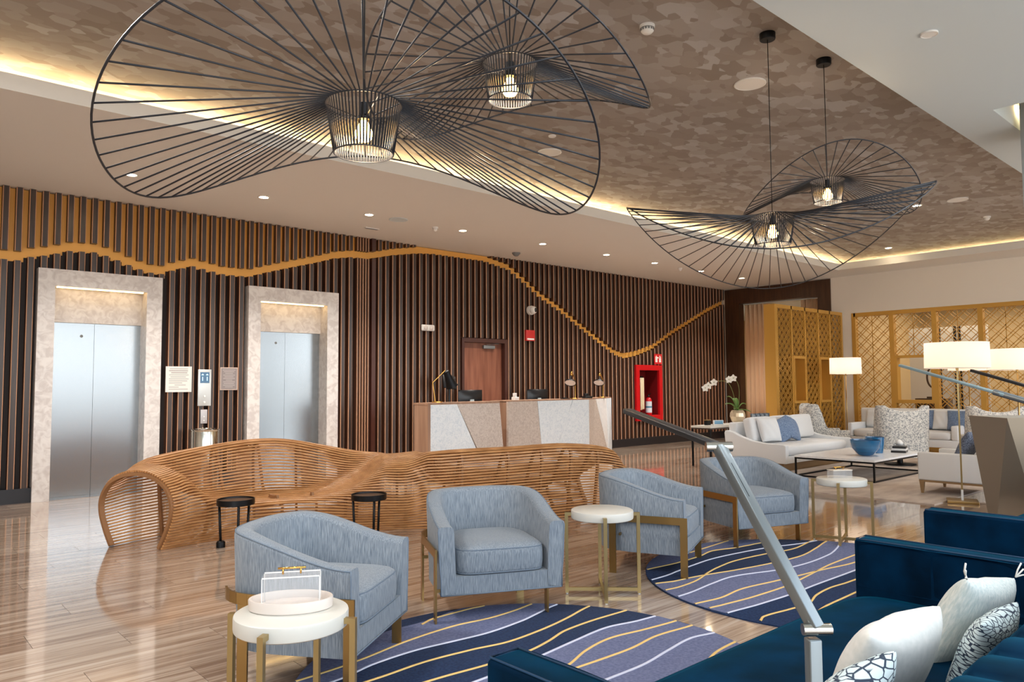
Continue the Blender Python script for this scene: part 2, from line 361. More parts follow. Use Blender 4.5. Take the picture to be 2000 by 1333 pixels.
def line_z(x):
    if x < KX[0]: return 3.24 + .05 * sin(x * 5)
    return interp(KX, KZ, x)
BW = .064      # half height of the gold band
b = B()
b.box(-6, E1[0] + .1, 11.66, 12.2, 0, 4.15).box(E1[1] - .1, E2[0] + .1, 11.66, 12.2, 0, 4.15).box(E2[1] - .1, DR[0], 11.66, 12.2, 0, 4.15)
b.box(DR[1], FX[0] + .04, 11.66, 12.2, 0, 4.15).box(FX[1] - .04, BX + .2, 11.66, 12.2, 0, 4.15)
b.box(E1[0] + .1, E1[1] - .1, 11.66, 12.2, 2.98, 4.15).box(E2[0] + .1, E2[1] - .1, 11.66, 12.2, 2.98, 4.15).box(DR[0], DR[1], 11.66, 12.2, DR[2], 4.15)
b.box(FX[0] + .04, FX[1] - .04, 11.66, 12.2, 0, FX[2] + .04).box(FX[0] + .04, FX[1] - .04, 11.66, 12.2, FX[3] - .04, 4.15)
b.box(E1[0], E2[1], 12.15, 12.2, 0, 4.15).box(DR[0], DR[1], 12.15, 12.2, 0, 4.15).box(FX[0], FX[1], 12.15, 12.2, 0, 4.15)
wall = struct('wall_rear', b, M['backdark'])
PT = .1492; x = -1.55; gb = B(); slats = []; eb = B()
def slat(x0, x1, z0, z1, n=1):
    if z1 - z0 < .03: return
    c = .009; bb = B(); y0, y1 = WY, 11.66
    sec = [(x0, y1), (x0, y0 + c), (x0 + c, y0), (x1 - c, y0), (x1, y0 + c), (x1, y1)]
    k = len(sec); vs = [(p[0] , p[1], z0) for p in sec] + [(p[0], p[1], z1) for p in sec]
    bb.add(vs, [(0, k, k + 1, 1)], 2); bb.add(vs, [(1, k + 1, k + 2, 2), (3, k + 3, k + 4, 4)], 1); bb.add(vs, [(2, k + 2, k + 3, 3)], 0); bb.add(vs, [(4, k + 4, k + 5, 5)], 2)
    bb.add(vs, [tuple(range(k)), tuple(range(k, 2 * k))[::-1]], 0)
    obj('slat', bb, [M['slat'], M['slatedge'], M['slatside']], wall, fix=True)
while x < BX - .08:
    x0, x1 = x, x + PT * .52; xc = (x0 + x1) / 2; z = line_z(xc)
    if not 6.66 < xc < 7.04:
        lo = .19; holes = []
        if E1[0] - .01 < x1 and x0 < E1[1] + .01: lo = ZP
        if E2[0] - .01 < x1 and x0 < E2[1] + .01: lo = ZP
        if DR[0] - .07 < x1 and x0 < DR[1] + .09: lo = DR[2] + .09
        if FX[0] < x1 and x0 < FX[1]: slat(x0, x1, .19, FX[2]); lo = FX[3]
        slat(x0, x1, lo, z - BW); slat(x0, x1, z + BW, CZ - .004)
    gx0 = xc - PT / 2; gb.box(gx0, gx0 + PT, 11.646, 11.66, z - BW - .004, 4.145 if xc < 8.6 else min(z + BW + .004, 4.145))
    x += PT
obj('gold_backing', gb, M['gold'], wall)
for i in range(5): 
    slat(6.67 + i * .055, 6.70 + i * .055, .19, line_z(6.7) - BW); slat(6.67 + i * .055, 6.70 + i * .055, line_z(6.7) + BW, CZ - .004)
obj('corner_board', B().box(6.955, 7.035, 11.52, 11.66, .19, line_z(7) - BW).box(6.955, 7.035, 11.52, 11.66, line_z(7) + BW, CZ - .004), M['doorframe'], wall)
sk = B()
for a, c_ in ((-6, E1[0]), (E1[1], E2[0]), (E2[1], DR[0] - .06), (DR[1] + .08, BX)): sk.box(a, c_, 11.535, 11.66, 0, .19)
struct('baseboard_rear', sk, M['skirt'])
# lifts
def lift(n, X0, X1, lab):
    a0, a1, zt = X0 + .2, X1 - .21, 2.87
    b = B().box(X0, a0, 11.49, 11.80, 0, ZP).box(a1, X1, 11.49, 11.80, 0, ZP).box(a0, a1, 11.49, 11.80, zt, ZP).box(a0, a1, 11.74, 11.84, 2.40, zt)
    d = struct('door_%d' % n, b, M['stone'])
    obj('led_strip', B().box(a0 + .03, a1 - .03, 11.56, 11.60, zt - .012, zt - .001), M['led2'], d)
    xs = a0 + .545
    for q0, q1 in ((a0, xs - .002), (xs + .002, a1)): obj('door_leaf', B().box(q0, q1, 11.78 if q0 == a0 else 11.781, 11.83, .005, 2.398), M['steel'], d)
    obj('sill', B().box(a0, a1, 11.5, 11.79, 0, .004), M['steel2'], d)
    bb = B().tube([(xs - .16, 11.779, 2.22), (xs - .16, 11.776, 2.22)], .02, 16); obj('key_plate', bb, M['greyp'], d)
lift(1, *E1, ''); lift(2, *E2, '')
# staff door
b = B().box(DR[0] - .06, DR[0], 11.55, 11.64, 0, DR[2] + .08).box(DR[1], DR[1] + .08, 11.55, 11.64, 0, DR[2] + .08).box(DR[0], DR[1], 11.55, 11.64, DR[2], DR[2] + .08)
d = struct('door_3', b, M['doorframe'])
obj('door_leaf', B().box(DR[0] + .003, DR[1] - .003, 11.655, 11.69, .005, DR[2] - .003), M['door'], d)
obj('door_reveal', B().box(DR[0] - .02, DR[0], 11.64, 11.8, 0, DR[2]).box(DR[1], DR[1] + .02, 11.64, 11.8, 0, DR[2]), M['doorframe'], d)
c = obj('door_closer', B().box(9.62, 9.92, 11.60, 11.655, 2.24, 2.31), M['greyp'], d, bevel=.008); obj('closer_arm', B().bar((9.7, 11.62, 2.32), (10.0, 11.58, 2.35), .02, .008), M['greyp'], c)
obj('door_handle', B().tube([(9.98, 11.66, 1.05), (9.98, 11.61, 1.05), (9.88, 11.61, 1.05)], .009, 8), M['steel2'], d, smooth=True)
# end wall with the draped opening and the screened opening
DY = (8.516, 11.51); DI = (8.85, 11.1, 3.72)
GY1, GZ = 8.02, 3.215
b = B().box(BX, BX + .2, 11.5, 12.2, 0, TZ + .4).box(BX, BX + .2, GY1, DY[0], 0, TZ + .4).box(BX, BX + .2, DY[0], DY[1], 4.14, TZ + .4).box(BX, BX + .2, -3.6, GY1, GZ, TZ + .4)
struct('wall_right', b, M['wallw'])
b = B().box(BX - .03, BX + .22, DY[0], DI[0], 0, 4.13).box(BX - .03, BX + .22, DI[1], WY, 0, 4.13).box(BX - .03, BX + .22, DI[0], DI[1], DI[2], 4.13)
struct('trim_2', b, mat('opening_dark_wood', (60, 38, 24), .4, c2=(76, 50, 32), scale=(2, 20, 2)))
struct('wall_left', B().box(-6.2, -6, -3.6, 12.2, 0, 4.6), M['wallw'])
b = B()
for k in range(11): b.box(-6 + k * 2.4, -5.94 + k * 2.4, -3.4, -3.3, 0, CZ)
b.box(-6, 18.4, -3.4, -3.3, 2.6, 2.66).box(-6, 18.4, -3.4, -3.3, 0, .08)
struct('window_1', b, M['greyp'])
struct('floor_outside', B().box(-40, 60, -60, -3.6, -.25, -.05), mat('outside_paving', (120, 116, 110), .9)) if False else None
# room beyond the end wall
b = B().box(23.6, 23.8, -4, 14, 0, 4.6).box(BX + .2, 23.8, 13.9, 14.1, 0, 4.6).box(BX + .2, 23.8, -4, -3.8, 0, 4.6)
struct('wall_far', b, M['clearwall'])
struct('ceiling_far', B().box(BX + .2, 23.8, -4, 14, 3.7, 3.9), M['soffit'])
struct('wall_divider', B().box(BX + .2, 23.6, 8.2, 8.35, 0, 3.7), M['clearwall'])
light('back_room_lamp', 'AREA', (21, 4.5, 3.6), 110, (1, .8, .55), 3.5, (0, 0, 0), size_y=6)
light('back_room_lamp', 'AREA', (21, 11, 3.6), 55, (1, .76, .48), 3, (0, 0, 0), size_y=4)
# column and white bulkhead at the right edge
b = B()
col = thing('column', 'grey panelled square column rising at the right edge of the room', 'column', (9.22, 1.70, 0))
for z0, z1 in ((0, 1.3), (1.306, 2.7), (2.706, 3.45), (3.456, CZ + .25)): obj('panel', B().box(-.32, .3, -.4, .39, z0, z1), M['column'], col)
# curtains
def drape(y0, y1, lab):
    P = []; n = int((y1 - y0) / .02)
    for z in (.02, 1.2, 2.5, 3.70):
        P.append([(BX + .32 + .035 * sin(i * .02 * 2 * pi / .13) + .012 * sin(i * .9 + z), y0 + i * .02, z) for i in range(n + 1)])
    o = obj('curtain', B().grid(P), M['curtain'], smooth='all', label=lab, cat='curtain', group='beige drapes in the dark wooden opening')
    o.modifiers.new('t', 'SOLIDIFY').thickness = .004
drape(10.35, 11.12, 'beige floor-length drape on the left of the dark wooden opening'); drape(8.83, 9.5, 'beige drape on the right of the opening behind the gold partition')
# ------------------------------------------------------------------ gold lattice screens
def lattice(w_, h_, per, bw, bt, x0=0, z0=0, axis='x', dup_off=None):
    bb = B()
    def seg(a, c):
        pa = (x0 + a[0], 0, z0 + a[1]); pc = (x0 + c[0], 0, z0 + c[1])
        bb.bar(pa, pc, bw, bt, up=(0, 1, 0))
    def clip(k, s_):   # line z = s*x + k
        pts = []
        for xx in (0, w_):
            zz = s_ * xx + k
            if -1e-6 <= zz <= h_ + 1e-6: pts.append((xx, zz))
        for zz in (0, h_):
            xx = (zz - k) / s_
            if 1e-6 < xx < w_ - 1e-6: pts.append((xx, zz))
        if len(pts) >= 2 and hypot(pts[0][0] - pts[1][0], pts[0][1] - pts[1][1]) > .02: seg(pts[0], pts[1])
    for s_ in (1, -1):
        k = -w_ - per
        while k < h_ + w_ + per:
            for dd in (0, per * .3): clip(k + dd, s_)
            k += per
    n = max(1, round(w_ / .45))
    for i in range(1, n): bb.box(x0 + w_ * i / n - bw / 2, x0 + w_ * i / n + bw / 2, -bt / 2, bt / 2, z0, z0 + h_)
    return bb
# wall screens, local x runs toward -Y
posts = [8.02, 7.09, 6.16, 5.23, 4.30, 3.37, 2.44, 1.51]
for i in range(7):
    ya, yb = posts[i], posts[i + 1]
    sc = thing('lattice_screen', ['gold lattice screen panel at the left end of the far wall, behind the lamp', 'gold lattice screen panel with a square window showing an oval ornament', 'gold lattice screen panel directly behind the largest white lampshade', 'gold lattice screen panel right of the largest lampshade, above the wing chair', 'gold lattice screen panel cut by the right edge of the picture', 'gold lattice screen panel beyond the grey column', 'gold lattice screen panel furthest along behind the grey column'][i],
               'screen', (BX + .06, ya, 0), R(-90), 'gold lattice screens along the far wall')
    W = ya - yb
    fr = B().box(0, .09 if i == 0 else .05, -.07, .09, 0, GZ).box(W - .05, W, -.07, .09, 0, GZ).box(.05, W - .05, -.07, .09, GZ - .09, GZ).box(.05, W - .05, -.07, .09, 0, .1)
    obj('frame', fr, M['goldpt'], sc)
    if i == 1:
        obj('lattice', lattice(W - .1, GZ - .1 - 2.14, 0.27, .012, .02, .05, 2.14), M['goldpt'], sc); obj('lattice', lattice(W - .1, .92, 0.27, .012, .02, .05, .1), M['goldpt'], sc)
        f2 = B().box(.05, W - .05, -.07, .12, 2.08, 2.14).box(.05, W - .05, -.07, .12, 1.02, 1.1).box(.05, .10, -.07, .12, 1.1, 2.08).box(W - .1, W - .05, -.07, .12, 1.1, 2.08)
        obj('window_frame', f2, M['goldpt'], sc)
    else: obj('lattice', lattice(W - .1, GZ - .19, .27, .012, .02, .05, .1), M['goldpt'], sc)
# ornament seen through the window, on a console beyond
t = thing('ring_sculpture', 'dark oval ring sculpture on a stand seen through the screen window', 'sculpture', (19.4, 6.55, 0))
obj('pedestal', B().box(-.2, .2, -.35, .35, 0, 1.12), M['bronze'], t, bevel=.01)
obj('base', B().box(-.07, .07, -.13, .13, 1.12, 1.16), M['bronze'], t)
obj('stem', B().tube([(0, 0, 1.16), (0, 0, 1.38)], .01, 8), M['bronze'], t)
obj('ring', B().tube([(0, .13 * cos(a), 1.62 + .24 * sin(a)) for a in [2 * pi * k / 40 for k in range(40)]], .022, 8, closed=True), M['bronze'], t, smooth=True)
t = thing('wall_panel', 'dark striped glass panel with pale sides seen through the screen window', 'panel', (20.6, 6.6, 0))
obj('backing', B().box(.02, .06, -.9, .9, .6, 2.9), mat('pale_plaster_panel', (214, 214, 212), .6), t)
for k in (-.28, -.18, .18, .28): obj('stripe', B().box(0, .02, k - .03, k + .03, .6, 2.9), M['skirt'], t)
# free-standing gold partition perpendicular to the end wall
PX0, PX1, PY0, PY1 = 15.13, 18.42, 8.24, 8.50
t = thing('gold_partition', 'tall gold lattice partition box with two open display niches', 'partition', (PX0, PY0, 0))
L = PX1 - PX0; D = PY1 - PY0; edges = [0, .10, .74, .80, 1.36, 1.42, 2.02, 2.08, 2.64, 2.70, L - .08, L]
obj('end_panel', B().box(-.02, 0, 0, D, 0, 3.25), M['goldpt'], t)
obj('back_panel', B().box(0, .74, D - .02, D, 0, 3.2).box(.74, L, D - .02, D, 0, 3.2), mat('partition_back', (150, 112, 56), .6), t)
fr = B()
for a, c in ((0, .10), (.70, .75), (1.33, 1.38), (1.98, 2.03), (2.58, 2.63), (L - .08, L)): fr.box(a, c, 0, .06, 0, 3.25)
fr.box(.1, L - .08, 0, .06, 3.17, 3.25).box(.1, L - .08, 0, .06, 0, .1)
obj('frame', fr, M['goldpt'], t)
bays = [(.10, .70), (.75, 1.33), (1.38, 1.98), (2.03, 2.58), (2.63, L - .08)]
for i, (a, c) in enumerate(bays):
    if i in (1, 3):
        o = obj('lattice', lattice(c - a, 3.17 - 2.12, .2, .013, .015, a, 2.12), M['goldpt'], t); o.location.y = .02
        o = obj('lattice', lattice(c - a, .95, .2, .013, .015, a, .1), M['goldpt'], t); o.location.y = .02
        obj('niche', B().box(a, a + .05, -.01, D - .03, 1.05, 2.12).box(c - .05, c, -.01, D - .03, 1.05, 2.12).box(a + .05, c - .05, -.01, D - .03, 2.06, 2.12).box(a + .05, c - .05, -.01, D - .03, 1.05, 1.1).box(a + .05, c - .05, D - .05, D - .03, 1.1, 2.06), M['goldpt'], t)
    else:
        o = obj('lattice', lattice(c - a, 3.07, .2, .013, .015, a, .1), M['goldpt'], t); o.location.y = .02
# ------------------------------------------------------------------ ceiling fittings
def downlight(x, y, z, lab, p=190):
    t = thing('downlight', lab, 'downlight', (x, y, z), 0, 'recessed warm downlights')
    obj('trim_ring', B().lathe([(.06, 0), (.06, -.006), (.078, -.006), (.082, 0)], 24, cap=False), M['whitep'], t, smooth='all')
    obj('lens', B().lathe([(.0, -.003), (.06, -.003)], 20, cap=False), M['dl'], t)
    light('downlight_beam', 'SPOT', (x, y, z - .02), p, (1, .92, .83), .05, (0, 0, 0), spot=110)
ords = ['leftmost warm downlight, in the low ceiling above the left lift', 'second warm downlight from the left, in the low ceiling', 'third warm downlight from the left, above the right lift', 'fourth warm downlight from the left, beside the ceiling sensor', 'fifth warm downlight from the left, near the dome camera', 'sixth warm downlight from the left in the low ceiling', 'seventh warm downlight from the left in the low ceiling', 'eighth warm downlight from the left, seen through the pendant brim', 'furthest downlight in the low ceiling, near the dark opening']
for (x, y), l in zip([(2.56, 9.97), (4.27, 9.97), (5.95, 9.95), (7.79, 9.95), (9.68, 9.93), (11.5, 9.93), (13.1, 9.93), (14.9, 9.95), (16.7, 9.97)], ords): downlight(x, y, CZ, l)
downlight(13.2, 4.6, TZ, 'bright downlight in the wallpapered ceiling right of the small far pendant', 120)
downlight(16.9, 6.5, TZ, 'bright downlight in the wallpapered ceiling above the white wall', 30)
def disc(name, x, y, z, r, h, lab, cat, m='whitep', ring=True):
    t = thing(name, lab, cat, (x, y, z))
    obj('rim', B().lathe([(r, 0), (r * 1.02, -h), (r * .93, -h * 1.3), (r * .92, -h * .8)], 32, cap=False), M[m], t, smooth='all')
    obj('face', B().lathe([(0, -h), (r * .93, -h * .9)], 32, cap=False), M[m], t, smooth='all')
disc('ceiling_speaker', 6.52, 3.75, TZ, .15, .012, 'white round ceiling speaker beside the far pendant cable', 'speaker')
disc('ceiling_speaker', 6.54, 6.57, TZ, .15, .012, 'white round ceiling speaker behind the brim of the largest pendant', 'speaker')
disc('ceiling_speaker', 13.27, 4.01, TZ, .15, .012, 'white round ceiling speaker at the far right of the wallpapered ceiling', 'speaker')
disc('ceiling_speaker', 6.48, 9.94, CZ, .15, .008, 'round flush speaker in the low ceiling above the right lift', 'speaker', 'soffit')
disc('ceiling_sensor', 6.13, 6.11, TZ, .045, .012, 'tiny white disc in the wallpapered ceiling above a round speaker', 'sensor')
disc('spotlight', 6.04, 1.97, CZ, .06, .012, 'small white recessed spotlight in the pale soffit top right', 'spotlight')
t = thing('smoke_detector', 'white domed smoke detector on the wallpapered ceiling', 'detector', (4.81, 3.68, TZ))
obj('base', B().lathe([(.0, 0), (.062, 0), (.062, -.02), (.058, -.026)], 32, cap=False), M['whitep'], t, smooth=True)
obj('dome', B().lathe([(.055, -.026), (.052, -.05), (.036, -.066), (0, -.07)], 32), M['whitep'], t, smooth='all')
vv = B()
for k in range(14): a = 2 * pi * k / 14; vv.box(-.003, .003, .052, .056, -.05, -.03) if False else vv.bar((.0565 * cos(a), .0565 * sin(a), -.030), (.0535 * cos(a), .0535 * sin(a), -.048), .012, .003, up=(cos(a), sin(a), 0))
obj('vent', vv, M['greyp'], t)
def small_dome(name, x, y, z, lab, cat, r=.05, m='whitep'):
    t = thing(name, lab, cat, (x, y, z)); obj('base', B().lathe([(0, 0), (r, 0), (r, -.02), (r * .9, -.03)], 24, cap=False), M[m], t, smooth=True)
    obj('cap', B().lathe([(r * .75, -.03), (r * .7, -.05), (r * .4, -.07), (0, -.075)], 24, cap=False), M[m], t, smooth='all')
small_dome('ceiling_sensor', 7.27, 10.03, CZ, 'white domed sensor in the low ceiling left of the fourth downlight', 'sensor')
small_dome('ceiling_sensor', 14.14, 10.0, CZ, 'white domed sensor in the low ceiling near the far pendant', 'sensor')
small_dome('ceiling_sensor', 15.04, 4.09, TZ, 'white sensor on the wallpapered ceiling at the far right', 'sensor', .06)
small_dome('dome_camera', 9.93, 10.95, CZ, 'grey dome camera on the low ceiling where the gold line peaks', 'camera', .085, 'greyp')
t = thing('air_vent', 'small white rectangular vent on the low ceiling by the slatted wall', 'vent', (6.5, 10.79, CZ))
obj('plate', B().box(-.13, .13, -.035, .035, -.012, 0), M['whitep'], t); 
for k in range(3): obj('fin', B().box(-.12, .12, -.02 + k * .018, -.014 + k * .018, -.016, -.012), M['greyp'], t)
# ------------------------------------------------------------------ wire pendants
def pendant(c, Lr, w_, rc, rb, hc, N, zc, lab):
    t = thing('wire_pendant', lab, 'pendant lamp', (c[0], c[1], zc))
    dz = c[2] - zc; mk = M['wire']; r = .0042
    obj('canopy', B().lathe([(0, 0), (.065, 0), (.065, -.05), (.06, -.056), (0, -.056)], 32), M['black'], t, smooth=True)
    obj('cable', B().tube([(0, 0, -.05), (0, 0, dz + .0)], .0035, 6), M['black'], t, smooth='all')
    obj('socket', B().lathe([(0, dz + .01), (.022, dz + .008), (.024, dz - .05), (.036, dz - .062), (.036, dz - .075), (0, dz - .075)], 20), M['black'], t, smooth=True)
    obj('bulb', B().lathe([(0, dz - .075), (.018, dz - .08), (.03, dz - .11), (.043, dz - .135), (.043, dz - .15), (.03, dz - .172), (0, dz - .182)], 20), M['bulb'], t, smooth='all')
    def rim(a):
        el = w_[0] + sum(w_[2 * m - 1] * cos(m * a) + w_[2 * m] * sin(m * a) for m in (1, 2, 3, 4))
        return Vector((Lr * cos(el) * cos(a), Lr * cos(el) * sin(a), dz + Lr * sin(el)))
    obj('brim_ring', B().tube([rim(2 * pi * k / 120) for k in range(120)], r * 1.2, 6, closed=True), mk, t, smooth='all')
    obj('crown_ring', B().tube([(rc * cos(2 * pi * k / 48), rc * sin(2 * pi * k / 48), dz) for k in range(48)], r, 6, closed=True), mk, t, smooth='all')
    obj('crown_ring', B().tube([(rb * cos(2 * pi * k / 48), rb * sin(2 * pi * k / 48), dz - hc) for k in range(48)], r, 6, closed=True), mk, t, smooth='all')
    sp = B()
    for k in range(3): a = 2 * pi * k / 3 + .4; sp.tube([(.03 * cos(a), .03 * sin(a), dz - .06), (rc * cos(a), rc * sin(a), dz)], .0025, 5)
    obj('spider', sp, mk, t)
    for k in range(N):
        a = 2 * pi * (k + .5) / N
        obj('rod', B().tube([rim(a), (rc * cos(a), rc * sin(a), dz), (rb * cos(a), rb * sin(a), dz - hc)], r, 5), mk, t, smooth='all')
    light('pendant_glow', 'POINT', (c[0], c[1], c[2] - .25), 9, WARM, .05)
M['wire'] = mat('black_fibre_rod', (34, 38, 46), .35, .2)
pendant((1.782, 3.032, 2.83), 1.16, [-.148, -.013, -.007, -.101, .203, -.026, .008, .002, -.003], .178, .138, .235, 64, TZ, 'largest black wire pendant with a wavy brim, nearest at upper left')
pendant((2.616, 2.925, 3.236), .79, [-.115, -.024, -.028, .132, .216, -.002, -.003, .004, -.002], .146, .118, .20, 52, TZ, 'smaller black wire pendant behind the nearest one at top centre')
pendant((5.69, 3.10, 2.885), 1.20, [-.139, .008, -.009, -.119, -.234, -.003, -.005, -.005, .004], .178, .138, .235, 64, TZ, 'large far wire pendant with the lowest drooping brim on the right')
pendant((6.54, 3.02, 3.326), .78, [-.133, -.041, .004, .049, .254, -.004, .002, -.013, .005], .146, .118, .20, 52, TZ, 'small far wire pendant hanging above and behind the large far one')
# ------------------------------------------------------------------ wall fittings
def wallthing(name, lab, cat, x, z, group=None): return thing(name, lab, cat, (x, WY - .001, z), 0, group)
t = wallthing('notice', 'white square printed notice on the slats left of the lift call panel', 'notice', 3.675, 1.614)
obj('sheet', B().box(-.185, .185, -.012, 0, -.19, .19), mat('white_notice', (226, 222, 218), .5), t)
ink = mat('grey_print', (150, 146, 148), .8)
ln = B()
for k, (a, c) in enumerate([(-.13, .13), (-.14, .13), (-.11, .12), (-.14, .14), (-.12, .1), (-.14, .14), (-.14, .12), (-.14, .05), (-.06, .1), (-.14, .0), (-.14, .13)]): ln.box(a, c, -.013, -.012, .15 - k * .03, .158 - k * .03 + (.004 if k in (1, 2) else 0))
obj('print_line', ln, ink, t)
t = wallthing('call_panel', 'tall steel lift call panel with a dark floor display', 'panel', 4.05, 1.487)
obj('plate', B().box(-.098, .098, -.02, 0, -.276, .276), M['steel2'] if False else mat('satin_panel', (206, 210, 210), .35, .5), t, bevel=.004)
obj('display', B().box(-.068, .068, -.024, -.02, .07, .235), M['screenlit'], t)
for sx_ in (-.034, .034):
    text('digit', '1', .085, M['digits'], t, (sx_, -.0245, .105), (R(90), 0, 0)); obj('arrow', B().prism([(sx_ - .018, 0), (sx_ + .018, 0), (sx_, .02)], -.001, 0), M['digits'], t).matrix_local = Matrix.Translation((0, -.0245, .19)) @ Matrix.Rotation(R(90), 4, 'X')
for z in (-.13, -.22): obj('call_button', B().lathe([(0, 0), (.016, 0), (.016, .006), (0, .008)], 20), M['whitep'], t, smooth=True).matrix_local = Matrix.Translation((0, -.02, z)) @ Matrix.Rotation(R(90), 4, 'X')
t = wallthing('key_switch', 'small steel key switch plate under the lift call panel', 'switch', 4.05, 1.05)
obj('plate', B().box(-.05, .05, -.014, 0, -.105, .105), mat('satin_plate', (186, 182, 184), .4, .4), t, bevel=.003)
for z in (.0, -.06): obj('button', B().lathe([(0, 0), (.01, 0), (.01, .004), (0, .005)], 16), M['whitep'], t).matrix_local = Matrix.Translation((0, -.014, z)) @ Matrix.Rotation(R(90), 4, 'X')
t = wallthing('plaque', 'grey engraved plaque with a pale border beside the right lift', 'plaque', 4.42, 1.623)
obj('border', B().box(-.135, .135, -.012, 0, -.175, .175), mat('plaque_border', (196, 176, 164), .4), t)
obj('plate', B().box(-.122, .122, -.015, -.012, -.162, .162), mat('plaque_grey', (134, 126, 126), .4), t)
ln = B()
for k, wd in enumerate([.1, .08, .06, .09, .07, .09, .05, .09, .08, .09, .06]): ln.box(-wd, wd, -.016, -.015, .13 - k * .026, .137 - k * .026)
obj('engraved_line', ln, mat('engraving', (186, 178, 176), .5), t)
t = thing('litter_bin', 'round polished steel bin standing between the lifts', 'bin', (3.95, 11.2, 0))
obj('body', B().lathe([(.19, 0), (.205, .01), (.205, .86), (.2, .875)], 40), M['steel2'], t, smooth=True)
obj('rim', B().lathe([(.205, .85), (.212, .86), (.212, .88), (.15, .885), (.14, .87), (.14, .8)], 40, cap=False), M['steel2'], t, smooth=True)
obj('ash_tray', B().lathe([(0, .845), (.14, .845)], 32, cap=False), M['black'], t)
t = wallthing('emergency_light', 'small white twin-headed emergency light above the counters', 'light', 8.17, 2.59)
obj('housing', B().box(-.15, .15, -.05, 0, -.06, .06), M['whitep'], t, bevel=.035, seg=4)
for sx_ in (-.065, .065): obj('lamp_head', B().lathe([(0, 0), (.042, 0), (.046, .01), (.03, .02), (0, .022)], 24), mat('frosted_head', (214, 206, 200), .3) if sx_ < 0 else bpy.data.materials['frosted_head'], t, smooth=True).matrix_local = Matrix.Translation((sx_, -.05, 0)) @ Matrix.Rotation(R(90), 4, 'X')
t = wallthing('wall_camera', 'white dome camera with a dark eye on the slatted wall', 'camera', 10.85, 3.09)
obj('mount', B().lathe([(0, 0), (.10, 0), (.10, .05), (.095, .07)], 32), M['whitep'], t, smooth=True).matrix_local = Matrix.Rotation(R(90), 4, 'X')
obj('ball', B().lathe([(.085, .06), (.088, .1), (.07, .15), (.035, .175), (0, .18)], 32), M['whitep'], t, smooth='all').matrix_local = Matrix.Rotation(R(90), 4, 'X')
obj('eye', B().lathe([(.05, 0), (.048, .02), (.03, .035), (0, .04)], 24), M['blackp'], t, smooth='all').matrix_local = Matrix.Translation((.012, -.15, 0)) @ Matrix.Rotation(R(90), 4, 'X')
t = wallthing('fire_alarm', 'small red fire alarm box with a white label on the slats', 'alarm', 10.82, 2.55)
obj('housing', B().box(-.13, .13, -.05, 0, -.115, .115), mat('alarm_red', (200, 46, 44), .4), t, bevel=.006)
obj('label', B().box(-.1, .1, -.0535, -.05, -.095, -.06), M['whitep'], t)
t = thing('fire_cabinet', 'red open-front fire cabinet let into the slatted wall', 'cabinet', ((FX[0] + FX[1]) / 2, 11.5, FX[2]))
hw = (FX[1] - FX[0]) / 2; H_ = FX[3] - FX[2]
obj('frame', B().box(-hw, -hw + .13, 0, .06, 0, H_).box(hw - .13, hw, 0, .06, 0, H_).box(-hw + .13, hw - .13, 0, .06, H_ - .13, H_).box(-hw + .13, hw - .13, 0, .06, 0, .13), M['red'], t)
obj('case', B().box(-hw + .11, -hw + .13, .06, .46, .1, H_ - .1).box(hw - .13, hw - .11, .06, .46, .1, H_ - .1).box(-hw + .11, hw - .11, .06, .46, .1, .13).box(-hw + .11, hw - .11, .06, .46, H_ - .13, H_ - .1).box(-hw + .11, hw - .11, .44, .46, .1, H_ - .1), M['redback'], t)
o = thing('fire_hose', 'folded pale canvas fire hose hanging in the red cabinet', 'hose', (FX[0] + .3, 11.62, FX[2] + .14 + .12))
obj('hose_folds', B().tube([(0, 0, .0), (.0, 0, .2), (.02, 0, .5), (-.01, 0, .8)], .06, 6, rb=.05), mat('canvas', (222, 208, 176), .9), o, bevel=.02)
for k in range(3): obj('fold', B().box(-.075 + k * .05, -.035 + k * .05, -.07, -.05, .02, .8), bpy.data.materials['canvas'], o, bevel=.012)
obj('hanger', B().box(-.08, .08, -.03, .03, .79, .84), M['black'], o)
o = thing('fire_extinguisher', 'small white-labelled red extinguisher standing in the red cabinet', 'extinguisher', (FX[0] + .62, 11.62, FX[2] + .131))
obj('cylinder', B().lathe([(.07, 0), (.078, .02), (.078, .36), (.06, .41), (.025, .44)], 28), M['red'], o, smooth='all')
obj('label', B().lathe([(.0795, .06), (.0795, .34)], 28, cap=False), mat('extinguisher_label', (206, 214, 226), .5), o, smooth='all')
obj('label_band', B().lathe([(.0802, .18), (.0802, .22)], 28, cap=False), mat('label_blue', (70, 130, 160), .5), o, smooth='all')
obj('valve', B().lathe([(.02, .43), (.024, .44), (.024, .48), (.012, .5)], 16), M['black'], o); obj('handle', B().bar((-.02, 0, .5), (.09, 0, .53), .02, .012), M['black'], o)
t = wallthing('extinguisher_sign', 'red sign with a white extinguisher symbol above the fire cabinet', 'sign', 15.28, 2.13)
obj('plate', B().box(-.155, .155, -.014, 0, -.13, .13), mat('sign_red', (212, 40, 44), .4), t)
wm = M['whitep']
obj('symbol', B().box(-.115, -.035, -.016, -.014, -.08, .06).box(-.09, -.06, -.016, -.014, .06, .09).box(-.035, .015, -.016, -.014, .02, .05).box(.04, .11, -.016, -.014, -.08, .02).box(.05, .075, -.016, -.014, .02, .09).box(.085, .105, -.016, -.014, .02, .07), wm, t)
